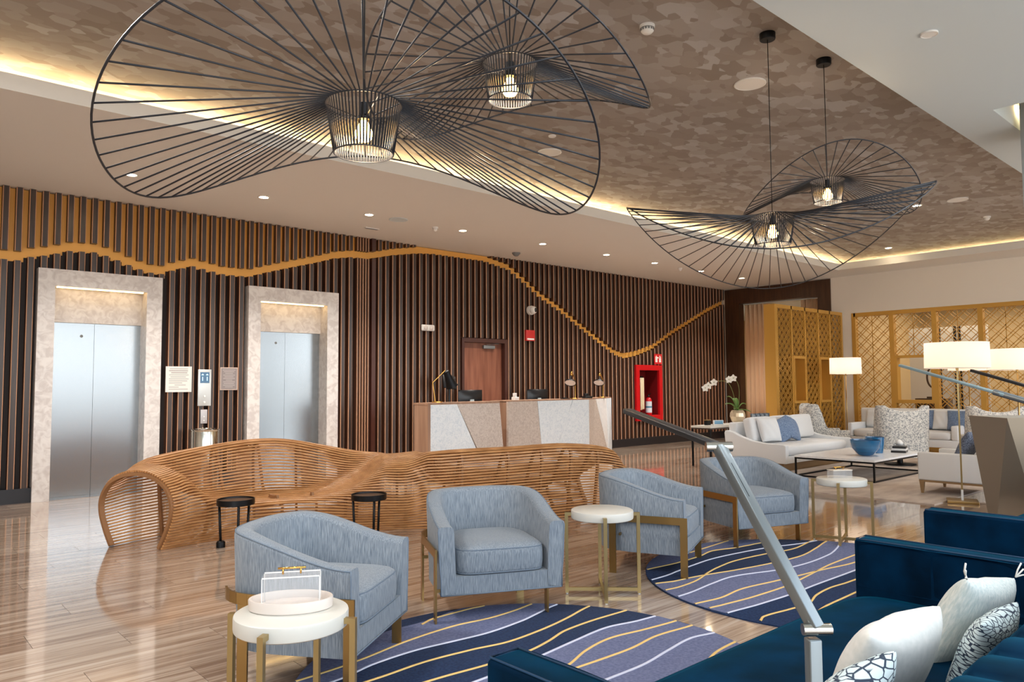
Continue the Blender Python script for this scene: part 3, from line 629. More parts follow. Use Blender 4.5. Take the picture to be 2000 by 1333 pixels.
# ------------------------------------------------------------------ reception counters
def faceted(front, zt, zb, name, cuts, parent):
    pass
def counter(name, lab, plan, facets, cap, zt=1.2):
    t = thing(name, lab, 'counter'); return t
CT = 1.225
t = thing('reception_counter', 'left reception counter with a wooden end and bluish marble front', 'counter', (0, 0, 0))
X0, X1, YF, YB = 6.78, 8.26, 9.55, 9.93
obj('wood_end', B().box(X0, X0 + .05, YF, YB, .08, CT), M['woodside'], t)
P0 = (X0 + .05, YF)
def quad(b, pts, th=.04, m=0):
    a = [Vector((x, YF + dy, z)) for x, z, dy in pts]; n = len(a)
    vs = a + [p + Vector((0, th + .02, 0)) for p in a]
    return b.add(vs, [tuple(range(n)), tuple(range(n, 2 * n))[::-1]] + [(i, n + i, n + (i + 1) % n, (i + 1) % n) for i in range(n)], m)
XR = X1 + .10
obj('marble_panel', quad(B(), [(X0 + .05, .08, 0), (7.95, .08, -.0), (7.35, CT - .03, 0), (X0 + .05, CT - .03, 0)]), M['marble'], t, fix=True)
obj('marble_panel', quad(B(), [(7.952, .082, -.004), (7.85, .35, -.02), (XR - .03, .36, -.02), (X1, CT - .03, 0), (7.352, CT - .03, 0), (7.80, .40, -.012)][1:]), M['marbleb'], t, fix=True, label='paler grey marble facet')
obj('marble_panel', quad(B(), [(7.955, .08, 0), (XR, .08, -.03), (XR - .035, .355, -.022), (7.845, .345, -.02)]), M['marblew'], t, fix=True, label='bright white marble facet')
obj('carcass', B().box(X0 + .05, X1 - .02, YF + .05, YB - .0, .08, CT - .06), M['woodside'], t)
obj('worktop', B().box(X0 - .005, X1 + .0, YF - .005, YB, CT - .03, CT), M['woodside'], t)
obj('plinth', B().box(X0 + .1, X1 - .1, YF + .1, YB - .05, 0, .08), M['skirt'], t)
t = thing('reception_counter', 'right reception counter with a beige and white faceted marble front', 'counter', (0, 0, 0))
A = Vector((8.66, 9.78, 0)); Bq = Vector((10.84, 9.86, 0)); Cq = Vector((12.42, 10.64, 0))
def pane(b, P, Q, pts, out=0, th=.05, m=0):
    d = Q - P; n = Vector((d.y, -d.x, 0)).normalized()
    a = [P + d * u + Vector((0, 0, z)) + n * (out + dy) for u, z, dy in pts]; k = len(a)
    vs = a + [p - n * th for p in a]
    return b.add(vs, [tuple(range(k)), tuple(range(k, 2 * k))[::-1]] + [(i, k + i, k + (i + 1) % k, (i + 1) % k) for i in range(k)], m)
tp = CT - .02
obj('marble_panel', pane(B(), A, Bq, [(0, .08, 0), (.40, .08, 0), (.335, tp, 0), (0, tp, 0)]), M['marbleb'], t, fix=True, label='beige marble facet')
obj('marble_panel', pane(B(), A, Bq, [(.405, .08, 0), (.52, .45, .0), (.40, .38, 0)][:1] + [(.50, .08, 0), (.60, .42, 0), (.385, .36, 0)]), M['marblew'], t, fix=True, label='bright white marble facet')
obj('marble_panel', pane(B(), A, Bq, [(.385, .365, 0), (.60, .425, 0), (.78, tp, 0), (.34, tp, 0)]), M['marble'], t, fix=True)
obj('marble_panel', pane(B(), A, Bq, [(.505, .08, 0), (1, .08, 0), (1, tp, 0), (.785, tp, 0)]), M['marble'], t, fix=True)
obj('marble_panel', pane(B(), Bq, Cq, [(0, .08, 0), (.62, .08, .09), (.28, tp, 0), (0, tp, 0)]), M['marbleb'], t, fix=True, label='grey-beige marble facet')
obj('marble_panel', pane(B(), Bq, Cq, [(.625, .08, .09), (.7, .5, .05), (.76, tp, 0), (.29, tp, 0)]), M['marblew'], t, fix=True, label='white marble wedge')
obj('marble_panel', pane(B(), Bq, Cq, [(.63, .08, .09), (1, .08, 0), (1, tp, 0), (.765, tp, 0)]), M['marble'], t, fix=True)
pl = [(A.x, A.y), (Bq.x, Bq.y), (Cq.x, Cq.y), (Cq.x - .3, Cq.y + .2), (Bq.x, Bq.y + .5), (A.x, A.y + .5)]
cx_ = [(x + (.02 if i < 3 else 0) * 0, y + (.03 if i < 3 else 0)) for i, (x, y) in enumerate(pl)]
obj('carcass', B().prism(cx_, .08, CT - .03), M['woodside'], t)
obj('worktop', B().prism(pl, CT - .02, CT), M['woodside'], t)
obj('plinth', B().prism([(x + (.1 if x < 9 else -.1), y + .1) for x, y in pl], 0, .08), M['skirt'], t)
# low desks behind the counters carry the monitors
for x0, x1, l in ((8.15, 9.3, 'low wooden work desk behind the left counter, under its monitor'), (10.2, 11.3, 'low wooden work desk behind the right counter, under its monitor')):
    t = thing('work_desk', l, 'desk', (x0, 10.9, 0)); obj('desk_top', B().box(0, x1 - x0, 0, .4, .9, .94), M['woodside'], t); obj('side_panel', B().box(0, .04, 0, .4, 0, .9), M['woodside'], t); obj('side_panel', B().box(x1 - x0 - .04, x1 - x0, 0, .4, 0, .9), M['woodside'], t)
def monitor(x, y, zb, lab, rz=0):
    t = thing('monitor', lab, 'monitor', (x, y, .94), rz)
    P = []
    for i in range(9):
        u = -.29 + .58 * i / 8; P.append([(u, -.0 - .05 * (1 - (u / .29) ** 2) * (1 - abs(v)) ** .5 if abs(v) < 1 else -.0, .30 + .17 * v) for v in (-1, -.8, -.4, 0, .4, .8, 1)])
    obj('back_shell', B().grid(P), M['blackp'], t, smooth='all'); obj('screen_frame', B().box(-.29, .29, 0, .015, .13, .47), M['blackp'], t, bevel=.005)
    obj('stand', B().box(-.05, .05, -.03, .0, .01, .2), M['steel2'], t); obj('foot', B().box(-.12, .12, -.1, .08, 0, .01), M['steel2'], t)
    obj('bracket', B().box(-.045, .045, -.06, -.02, .17, .29), mat('pale_bracket', (176, 190, 194), .4) if 'pale_bracket' not in bpy.data.materials else bpy.data.materials['pale_bracket'], t)
monitor(8.85, 11.08, .94, 'black monitor seen from behind over the left counter'); monitor(10.62, 11.08, .94, 'black monitor seen from behind over the right counter')
t = thing('payment_terminal', 'black tilted touch terminal on a post behind the left counter', 'terminal', (8.38, 11.12, .94))
obj('post', B().tube([(0, 0, 0), (0, 0, .55)], .02, 10).box(-.09, .09, -.09, .09, 0, .02), M['blackp'], t)
o = obj('screen_body', B().box(-.15, .15, -.02, .02, -.13, .13), M['blackp'], t, bevel=.008); o.location = (.0, 0, .62); o.rotation_euler = (R(-20), R(8), 0)
o = obj('screen', B().box(-.10, .10, -.0225, -.02, -.06, .09), M['screenlit'], t); o.location = (.0, 0, .62); o.rotation_euler = (R(-20), R(8), 0)
def desk_lamp(x, y, lab, kind):
    t = thing('desk_lamp', lab, 'lamp', (x, y, CT), 0, None)
    obj('base', B().lathe([(0, 0), (.085, 0), (.085, .018), (.02, .022), (0, .022)], 28), M['goldpol'], t, smooth=True)
    if kind == 0:
        obj('arm', B().tube([(-.04, 0, .02), (-.09, 0, .32), (.16, 0, .52)], .008, 8), M['goldpol'], t, smooth=True)
        a = Vector((.17, 0, .52)); d = Vector((.45, 0, -.9)).normalized(); u = Vector((0, 1, 0)); v = d.cross(u); bb = B()
        rings = [(0, .015), (.02, .05), (.12, .06), (.3, .10), (.3, .094), (.12, .05)]
        bb.grid([[tuple(a + d * q + (u * cos(2 * pi * k / 24) + v * sin(2 * pi * k / 24)) * r) for k in range(24)] for q, r in rings], cv=True)
        obj('lamp_shade', bb, M['black'], t, smooth=True)
    else:
        obj('arm', B().tube([(.05, 0, .02), (.05, 0, .26), (.03, 0, .40), (-.03, 0, .50), (-.05, 0, .53)], .009, 8), M['goldpol'], t, smooth=True)
        a = Vector((-.05, 0, .50)); d = Vector((-.45, -.28, -.85)).normalized(); u = d.cross(Vector((0, 0, 1))).normalized(); v = d.cross(u); bb = B()
        obj('joint', B().tube([tuple(a - d * .03), tuple(a + d * .06)], .02, 10), M['goldpol'], t, smooth='all')
        rings = [(.06, .012), (.16, .016), (.17, .06), (.2, .105), (.235, .115)]
        obj('lamp_shade', bb.grid([[tuple(a + d * q + (u * cos(2 * pi * k / 24) + v * sin(2 * pi * k / 24)) * r) for k in range(24)] for q, r in rings], cv=True), M['black'], t, smooth=True)
        obj('diffuser', B().add([tuple(a + d * .225 + (u * cos(2 * pi * k / 24) + v * sin(2 * pi * k / 24)) * .105) for k in range(24)], [tuple(range(24))]), mat('lamp_diffuser', (236, 236, 238), .5) if kind == 1 else bpy.data.materials['lamp_diffuser'], t)
desk_lamp(7.08, 9.72, 'brass desk lamp with a black cone shade on the left counter', 0)
desk_lamp(10.55, 10.0, 'brass desk lamp with a white disc on the middle of the right counter', 1)
desk_lamp(11.85, 10.42, 'brass desk lamp with a white disc at the end of the right counter', 2)
for i, (x, y, w2, h2, l) in enumerate([(8.98, 9.95, .05, .13, 'small beige card reader at the left end of the right counter'), (11.0, 10.05, .1, .1, 'small black phone on the right counter between the two lamps'), (10.3, 9.98, .08, .03, 'small black tray on the right counter beside the first lamp')]):
    t = thing(['card_reader', 'telephone', 'pen_tray'][i], l, ['card reader', 'telephone', 'tray'][i], (x, y, CT))
    obj('body', B().box(-w2, w2, -.05, .05, 0, h2 * .45).box(-w2 * .8, w2 * .3, -.03, .03, h2 * .45, h2), M['whitep'] if i == 0 else M['blackp'], t, bevel=.006)
# ------------------------------------------------------------------ bent-wood bench
FR = [(2.24, 7.28), (2.78, 7.36), (3.45, 7.18), (4.12, 6.74), (4.75, 6.34), (5.45, 6.12), (6.10, 5.98), (6.72, 5.88), (7.1, 5.86)]
DRR = [(-.53, .85), (-.22, .98), (.12, .99), (.42, .9), (.42, .9), (.15, .99), (.02, 1), (-.08, 1), (-.1, 1)]
TT = [0, .8, 1, .45, -.6, -.95, -1, -.7, 0]; ZS = [.715, .84, .92, .75, .81, .82, .825, .75, .56]
PA = [(.06, 0), (-.01, .14), (-.07, .32), (-.06, .47), (.03, .61), (.18, .69), (.35, .715), (.52, .69), (.67, .61), (.76, .47), (.77, .32), (.71, .14), (.64, 0)]
PS = [(.04, 0), (-.03, .12), (-.07, .26), (-.06, .32), (.03, .35), (.18, .335), (.34, .35), (.47, .44), (.56, .66), (.64, .85), (.73, .90), (.80, .72), (.73, 0)]
PM = [(.7 - u, z) for u, z in PS[::-1]]
PC = {}
def prof(s, q):   # s along stations, q 0..1 around the section
    t_ = catmull([(a,) for a in TT], s)[0]; t_ = max(-1, min(1, t_)); zs = catmull([(a,) for a in ZS], s)[0]
    key = round(s, 5)
    if key not in PC:
        w2 = abs(t_); w2 = w2 * w2 * (3 - 2 * w2) * .5 + w2 * .5; T_ = []
        for i in range(97):
            k = i / 96 * (len(PA) - 1); a = catmull(PA, k); o_ = catmull(PS if t_ > 0 else PM, k)
            T_.append((a[0] * (1 - w2) + o_[0] * w2, a[1] * (1 - w2) + o_[1] * w2))
        mz = max(v[1] for v in T_); T_ = [(u, z * (1 + (zs / mz - 1) * min(1, max(0, z / mz)) ** 1.5)) for u, z in T_]
        acc = [0]
        for i in range(96): acc.append(acc[-1] + hypot(T_[i + 1][0] - T_[i][0], T_[i + 1][1] - T_[i][1]))
        PC[key] = (T_, [v / acc[-1] for v in acc])
    T_, acc = PC[key]; i = max(0, min(95, bisect.bisect_right(acc, q) - 1)); fr_ = (q - acc[i]) / max(1e-9, acc[i + 1] - acc[i])
    u, z = T_[i][0] + (T_[i + 1][0] - T_[i][0]) * fr_, T_[i][1] + (T_[i + 1][1] - T_[i][1]) * fr_
    f = catmull(FR, s); d = Vector(catmull(DRR, s)).normalized()
    return Vector((f[0] + d.x * u, f[1] + d.y * u, max(z, .002 if 0 < q < 1 else 0)))
t = thing('bench', 'long undulating bench of bent wooden strips in front of the lifts', 'bench', (0, 0, 0))
NS, NL = 72, 84
for i in range(NS):
    q = (i + .5) / NS; dq = .0042; top = []; bot = []
    pts = []
    for j in range(NL + 1):
        s = 8 * j / NL; a = prof(s, q); b1 = prof(s, min(1, q + .004)); b0 = prof(s, max(0, q - .004))
        tg = (b1 - b0).normalized(); ax = (prof(min(8, s + .05), q) - prof(max(0, s - .05), q)).normalized(); nn = ax.cross(tg).normalized()
        pts.append((a, tg, nn))
    vs = []; wd, th = .0076, .009
    for a, tg, nn in pts: vs += [a - tg * wd - nn * th, a + tg * wd - nn * th, a + tg * wd + nn * th, a - tg * wd + nn * th]
    fs = [(4 * j + k, 4 * j + (k + 1) % 4, 4 * j + 4 + (k + 1) % 4, 4 * j + 4 + k) for j in range(NL) for k in range(4)] + [(3, 2, 1, 0), (4 * NL, 4 * NL + 1, 4 * NL + 2, 4 * NL + 3)]
    obj('strip', B().add([tuple(v) for v in vs], fs), M['rattan'], t)
for s in (0.012, .75, 1.35, 1.8, 2.25, 2.75, 3.4, 4.2, 4.9, 5.5, 6.1, 6.7, 7.3, 7.988):
    bb = B(); vs = []; n = 60; hw = .022 if s in (.012, 7.988) else .012; dp = .032
    for k in range(n + 1):
        q = k / n; a = prof(s, q); tg = (prof(s, min(1, q + .01)) - prof(s, max(0, q - .01))).normalized(); ax = (prof(min(8, s + .05), .5) - prof(max(0, s - .05), .5)); ax.z = 0; ax.normalize(); nn = tg.cross(ax).normalized()
        nn = -nn if nn.dot(prof(s, .5) + Vector((0, 0, -.35)) - a) < 0 else nn
        a = a + nn * .012
        vs += [a - ax * hw, a + ax * hw, a + ax * hw + nn * dp, a - ax * hw + nn * dp]
    bb.add([tuple(v) for v in vs], [(4 * j + k, 4 * j + (k + 1) % 4, 4 * j + 4 + (k + 1) % 4, 4 * j + 4 + k) for j in range(n) for k in range(4)] + [(3, 2, 1, 0), (4 * n, 4 * n + 1, 4 * n + 2, 4 * n + 3)])
    obj('rib', bb, M['rattanin'], t, fix=True)
# small black side tables before the bench
def black_table(x, y, rz, lab):
    t = thing('side_table', lab, 'side table', (x, y, 0), rz, 'small black side tables before the bench')
    obj('tray_top', B().lathe([(0, .395), (.165, .395), (.17, .40), (.17, .45), (.163, .45), (.16, .435), (0, .435)], 40), M['black'], t, smooth=True)
    obj('inlay', B().lathe([(0, .4365), (.158, .4365)], 40, cap=False), M['bronze'], t)
    for a in (180, 300, 60):
        obj('leg', B().tube([(.155 * cos(R(a)), .155 * sin(R(a)), .40), (.135 * cos(R(a)), .135 * sin(R(a)), .01)], .012, 8), M['black'], t, smooth='all')
    obj('foot', B().lathe([(0, 0), (.04, 0), (.04, .045), (.03, .06), (0, .06)], 20, c=(.135 * cos(R(180)), .135 * sin(R(180)), 0)), M['black'], t, smooth=True)
    return t
black_table(2.76, 6.98, R(-42), 'small round black side table behind the left tub chair'); black_table(3.83, 6.38, R(-42), 'small round black side table between the two left tub chairs')
# ------------------------------------------------------------------ tub chairs
def shell(hw, yf, yb, th, zb, hf, n=40, ex=2.3, yc=0.0, flare=.0):
    path = []
    ns = 8
    for i in range(ns): path.append((-hw, yf + (yc - yf) * i / ns))
    for i in range(n + 1):
        a = pi - pi * i / n; c, s_ = cos(a), sin(a)
        path.append((hw * math.copysign(abs(c) ** (2 / ex), c), yc + (yb - yc) * abs(s_) ** (2 / ex)))
    for i in range(ns): path.append((hw, yc + (yf - yc) * (i + 1) / ns))
    P = []; edge = []
    for i, p in enumerate(path):
        a = path[max(0, i - 1)]; c = path[min(len(path) - 1, i + 1)]
        t_ = Vector((c[0] - a[0], c[1] - a[1])).normalized(); nn = Vector((t_.y, -t_.x))
        h = hf(p[1], abs(p[0]) / hw)
        if isinstance(h, tuple): h, th_ = h
        else: th_ = th
        q = Vector(p); row = []
        for off, z in ((.0, zb), (-.0, zb + .1), (-flare * .5, h * .6), (-flare, h - .025), (-flare + .006, h - .007), (-flare + .022, h), (th_ - .03, h), (th_ - .010, h - .008), (th_, h - .03), (th_ + .012, zb + .12), (th_ + .012, zb + .02)):
            v = q + nn * off; row.append((v.x, v.y, z))
        P.append(row); edge.append(row[4])
    return P, edge
def make_chair(lab):
    t = thing('armchair', lab, 'armchair', (0, 0, 0), 0, 'blue-grey tub armchairs round the rugs')
    sm = lambda v: v * v * (3 - 2 * v)
    hf = lambda y, u: .60 + .15 * sm(max(0, min(1, (y + .37) / .68)))
    P, edge = shell(.405, -.37, .385, .085, .17, hf, yc=-.02, ex=2.7, flare=.018)
    bb = B().grid(P)
    k = len(P[0]); last = (len(P) - 1) * k
    bb.f.append(tuple(range(k))); bb.m.append(0); bb.f.append(tuple(last + i for i in range(k))[::-1]); bb.m.append(0)
    obj('shell', bb, M['chairfab'], t, smooth=50, fix=True)
    pl_ = [(r[0][0] * .97, r[0][1] * .97 if r[0][1] > -.3 else r[0][1] + .004) for r in P]
    obj('seat_base', B().prism(pl_, .172, .285), M['chairfab'], t, smooth=50)
    obj('piping', B().tube(edge, .0045, 6).tube([P[0][i] for i in range(0, 5)], .0045, 6).tube([P[-1][i] for i in range(0, 5)], .0045, 6).tube([(-.40, -.372, .172), (.40, -.372, .172)], .0045, 6), M['piping'], t, smooth='all')
    # cushion
    cw, yf, yb = .302, -.375, .27; poly = []
    N = 44
    for i in range(N):
        a = 2 * pi * i / N; c, s_ = cos(a), sin(a); e_ = .32 if s_ < 0 else .62
        poly.append((cw * math.copysign(abs(c) ** (e_ if s_ < 0 else .55), c), (yf + yb) / 2 + (yb - yf) / 2 * math.copysign(abs(s_) ** e_, s_)))
    rows = []
    for sc_, z in ((.2, .288), (.93, .288), (.985, .295), (1.0, .31), (1.008, .345), (1.008, .40), (1.0, .43), (.985, .443), (.93, .458), (.8, .472), (.55, .482), (.2, .486)):
        rows.append([(x * sc_, (yf + yb) / 2 + (y - (yf + yb) / 2) * sc_, z) for x, y in poly])
    cb = B().grid(rows, cv=True); cb.f.append(tuple(range(N))); cb.m.append(0); cb.f.append(tuple((len(rows) - 1) * N + i for i in range(N))[::-1]); cb.m.append(0)
    c = obj('seat_cushion', cb, M['chairfab'], t, smooth='all', fix=True)
    obj('piping', B().tube(rows[7], .004, 6, closed=True).tube(rows[2], .004, 6, closed=True), M['piping'], c, smooth='all')
    # brass frame: an outer bracket on one side, two short legs beneath the other
    x_ = -.442
    bandp = [(x_, -.372), (x_, .10), (x_ + .006, .17), (x_ + .022, .235), (x_ + .05, .29), (x_ + .085, .33), (x_ + .13, .365)]
    bb = B()
    for i in range(len(bandp) - 1): bb.bar((*bandp[i], .44), (*bandp[i + 1], .44), .011, .056)
    obj('brass_band', bb, M['brass'], t)
    obj('leg', B().box(x_ - .006, x_ + .006, -.40, -.345, 0, .468), M['brass'], t)
    obj('leg', B().box(x_ + .008, x_ + .02, .17, .225, 0, .415), M['brass'], t)
    obj('leg', B().box(.30, .312, -.37, -.315, 0, .175), M['brass'], t)
    obj('leg', B().box(.255, .31, .18, .192, 0, .175), M['brass'], t)
    obj('spacer', B().box(x_, -.40, -.365, -.355, .195, .215), M['brass'], t); obj('spacer', B().box(x_, -.40, .13, .14, .3, .32), M['brass'], t)
    return t
c0 = make_chair('blue-grey tub armchair at the lower left, behind the nearest round table')
c0.location = (1.975, 3.815, 0); c0.rotation_euler.z = R(37)
dup(c0, (3.36, 4.01, 0), R(-25.5), 'blue-grey tub armchair in the middle, facing the viewer')
dup(c0, (5.08, 3.95, 0), R(24), 'blue-grey tub armchair seen from its side, right of the middle white table')
dup(c0, (6.62, 3.95, 0), R(-20), 'blue-grey tub armchair furthest right, behind the task lamp arm')
# ------------------------------------------------------------------ round white side tables
def make_table(lab, th):
    t = thing('round_table', lab, 'side table', (0, 0, 0), th, 'round white tables with brass legs')
    obj('table_top', B().lathe([(0, .535), (.215, .535), (.222, .54), (.224, .548), (.224, .588), (.222, .595), (.215, .599), (0, .6)], 64), M['tabletop'], t, smooth=True)
    for k in range(4):
        a = k * pi / 2; c, s_ = cos(a), sin(a)
        o = obj('leg', B().box(.246, .270, -.012, .012, .008, .578).box(.222, .246, -.012, .012, .556, .578), M['brass2'], t); o.rotation_euler.z = a
        o = obj('glide', B().lathe([(0, 0), (.009, 0), (.009, .008), (0, .008)], 12, c=(.258, 0, 0)), M['whitep'], t); o.rotation_euler.z = a
    obj('cross_bar', B().box(-.246, .246, -.01, .01, .022, .046), M['brass2'], t)
    o = obj('cross_bar', B().box(-.246, .246, -.0101, .0101, .0221, .0461), M['brass2'], t); o.rotation_euler.z = pi / 2
    return t
t0 = make_table('round white side table in the foreground carrying an oval tray', R(40)); t0.location = (1.37, 2.87, 0)
dup(t0, (4.10, 3.615, 0), R(-44), 'round white side table with an empty top between two tub chairs')
dup(t0, (7.07, 3.22, 0), R(18), 'round white side table at the right with a small gilt box on it')
t = thing('oval_tray', 'white oval marble tray on the nearest round table', 'tray', (1.38, 2.90, .6), R(-36))
obj('tray_body', B().lathe([(0, 0), (.160, 0), (.166, .004), (.168, .04), (.165, .044), (.156, .044), (.152, .038), (.150, .014), (0, .012)], 56, sy=.66), mat('tray_marble', (216, 206, 198), .35), t, smooth=True)
t = thing('acrylic_box', 'clear acrylic box with a gold bar handle in the oval tray', 'box', (1.385, 2.905, .613), R(-30))
g = B(); X_, Y_, H_ = .112, .046, .115; th = .004
g.box(-X_, X_, -Y_, -Y_ + th, 0, H_).box(-X_, X_, Y_ - th, Y_, 0, H_).box(-X_, -X_ + th, -Y_ + th, Y_ - th, 0, H_).box(X_ - th, X_, -Y_ + th, Y_ - th, 0, H_)
obj('box_wall', g, M['glass'], t); obj('lid', B().box(-X_ - .002, X_ + .002, -Y_ - .002, Y_ + .002, H_ + .0005, H_ + .0065), M['glass'], t)
ed = B()
for a in (-X_, X_):
    for c_ in (-Y_, Y_): ed.box(a - .0016, a + .0016, c_ - .0016, c_ + .0016, 0, H_)
ed.box(-X_, X_, -Y_ - .0025, -Y_ - .0005, H_ + .001, H_ + .006).box(-X_, X_, Y_ + .0005, Y_ + .0025, H_ + .001, H_ + .006)
obj('polished_edge', ed, mat('bright_acrylic_edge', (246, 246, 244), .2), t)
obj('handle', B().tube([(-.055, 0, H_ + .03), (.055, 0, H_ + .03)], .0045, 8).tube([(-.035, 0, H_ + .006), (-.035, 0, H_ + .03)], .004, 8).tube([(.035, 0, H_ + .006), (.035, 0, H_ + .03)], .004, 8), M['goldpol'], t, smooth='all')
t = thing('gilt_box', 'small clear box with a gold lid on the right-hand round table', 'box', (7.08, 3.24, .6), R(-30))
obj('box_wall', B().box(-.1, .1, -.05, -.046, 0, .07).box(-.1, .1, .046, .05, 0, .07).box(-.1, -.096, -.046, .046, 0, .07).box(.096, .1, -.046, .046, 0, .07), M['glass'], t)
obj('lid', B().box(-.102, .102, -.052, .052, .071, .077), mat('pale_lid', (240, 232, 220), .2), t)
obj('handle', B().tube([(-.06, 0, .1), (.06, 0, .1)], .006, 8).tube([(-.04, 0, .077), (-.04, 0, .1)], .004, 8).tube([(.04, 0, .077), (.04, 0, .1)], .004, 8), M['goldpol'], t, smooth='all')
# ------------------------------------------------------------------ rugs
def rug(cx, cy, r, zone, lines, lab):
    t = thing('round_rug', lab, 'rug', (cx, cy, 0), 0, 'round striped rugs')
    obj('pile', B().lathe([(0, 0), (r, 0), (r, .008), (r - .006, .011), (0, .011)], 160), M['rugnavy'], t, smooth=True)
    def curve(pts):
        xs = [p[0] for p in pts]; ys = [p[1] for p in pts]
        def f(x):
            if x < xs[0]: return ys[0] + (ys[1] - ys[0]) / (xs[1] - xs[0]) * .5 * (x - xs[0])
            if x > xs[-1]: return ys[-1] + (ys[-1] - ys[-2]) / (xs[-1] - xs[-2]) * .5 * (x - xs[-1])
            for i in range(len(xs) - 1):
                if x <= xs[i + 1]: return catmull(list(zip(xs, ys)), i + (x - xs[i]) / (xs[i + 1] - xs[i]))[1]
        return f
    N = 220
    for lo, hi in zone:
        fl_ = curve(lo) if lo else (lambda x: -99); fh = curve(hi) if hi else (lambda x: 99)
        bb = B(); rows = []
        for i in range(N + 1):
            x = cx - r + .004 + (2 * r - .008) * i / N; h = sqrt(max(0, (r - .004) ** 2 - (x - cx) ** 2))
            a, c = max(fl_(x), cy - h), min(fh(x), cy + h)
            rows.append((x, a, c) if c - a > .002 else None)
        for i in range(N):
            if rows[i] and rows[i + 1]:
                p, q = rows[i], rows[i + 1]
                bb.add([(p[0] - cx, p[1] - cy, .0122), (q[0] - cx, q[1] - cy, .0122), (q[0] - cx, q[2] - cy, .0122), (p[0] - cx, p[2] - cy, .0122)], [(0, 1, 2, 3)])
        obj('pale_band', bb, M['ruglav'], t)
    for pts, mk, ext in lines:
        f = curve(pts); x = pts[0][0] - ext[0]; out = []
        while x <= pts[-1][0] + ext[1]:
            y = f(x)
            if hypot(x - cx, y - cy) < r - .004: out.append((x - cx, y - cy))
            x += .02
        if len(out) < 2: continue
        bb = B(); vs = []
        for i, p in enumerate(out):
            a = out[max(0, i - 1)]; c = out[min(len(out) - 1, i + 1)]; d = Vector((c[0] - a[0], c[1] - a[1])).normalized(); n = Vector((-d.y, d.x)) * .0085
            vs += [(p[0] - n.x, p[1] - n.y, .0122), (p[0] - n.x * .6, p[1] - n.y * .6, .0165), (p[0] + n.x * .6, p[1] + n.y * .6, .0165), (p[0] + n.x, p[1] + n.y, .0122)]
        bb.add(vs, [(4 * i + k, 4 * i + 4 + k, 4 * i + 5 + k, 4 * i + 1 + k) for i in range(len(out) - 1) for k in range(3)])
        obj('stripe', bb, M[mk], t, smooth='all')
Y_, W_ = 'rugyel', 'rugwh'
a2 = dict(A0=[(2.72, 3.9), (2.82, 3.94), (2.94, 3.95), (3.17, 3.95), (3.23, 3.94)], A=[(1.82, 3.60), (2.11, 3.63), (2.49, 3.71), (2.85, 3.74), (3.12, 3.71), (3.34, 3.72), (3.53, 3.75)], Bb=[(1.92, 3.47), (2.15, 3.53), (2.44, 3.55), (2.71, 3.52), (2.94, 3.5), (3.24, 3.53), (3.44, 3.58), (3.6, 3.62)], C=[(2.07, 3.35), (2.38, 3.37), (2.69, 3.34), (2.9, 3.3), (3.19, 3.32), (3.46, 3.37), (3.78, 3.45)], D=[(2.28, 3.14), (2.61, 3.11), (2.9, 3.11), (3.09, 3.15), (3.28, 3.21), (3.54, 3.23), (3.9, 3.22)], E=[(2.46, 2.98), (2.89, 3.01), (3.2, 3.05), (3.52, 3.08), (3.78, 3.03)], F=[(2.88, 2.81), (3.14, 2.9), (3.39, 2.94), (3.66, 2.9), (3.93, 2.87)], G=[(2.88, 2.76), (3.15, 2.75), (3.36, 2.75), (3.62, 2.78), (3.94, 2.75)], H=[(2.92, 2.55), (3.21, 2.55), (3.48, 2.59), (3.74, 2.62), (3.93, 2.58)], I=[(3.23, 2.27), (3.41, 2.32), (3.64, 2.39), (3.88, 2.41)], J=[(3.16, 2.33), (3.37, 2.29), (3.58, 2.28), (3.84, 2.26)], K=[(3.4, 2.11), (3.54, 2.13), (3.77, 2.17)], N=[(2.0, 3.86), (2.52, 3.94), (2.7, 3.94), (2.84, 3.95), (3.02, 3.99)])
rug(2.71, 2.83, 1.243, [(a2['Bb'], a2['N']), (a2['J'], a2['E'])], [(a2[k], c_, e_) for k, c_, e_ in (('A0', Y_, (0, .05)), ('A', Y_, (.3, .1)), ('Bb', W_, (.4, .2)), ('C', Y_, (.6, .2)), ('D', Y_, (.8, .1)), ('E', W_, (.9, .3)), ('F', Y_, (1.2, .1)), ('G', Y_, (1.2, .1)), ('H', W_, (1.2, .1)), ('I', Y_, (1.2, .1)), ('J', Y_, (1.2, .1)), ('K', W_, (1.2, .1)))], 'round navy rug with wavy stripes in the foreground under the middle tub chair')
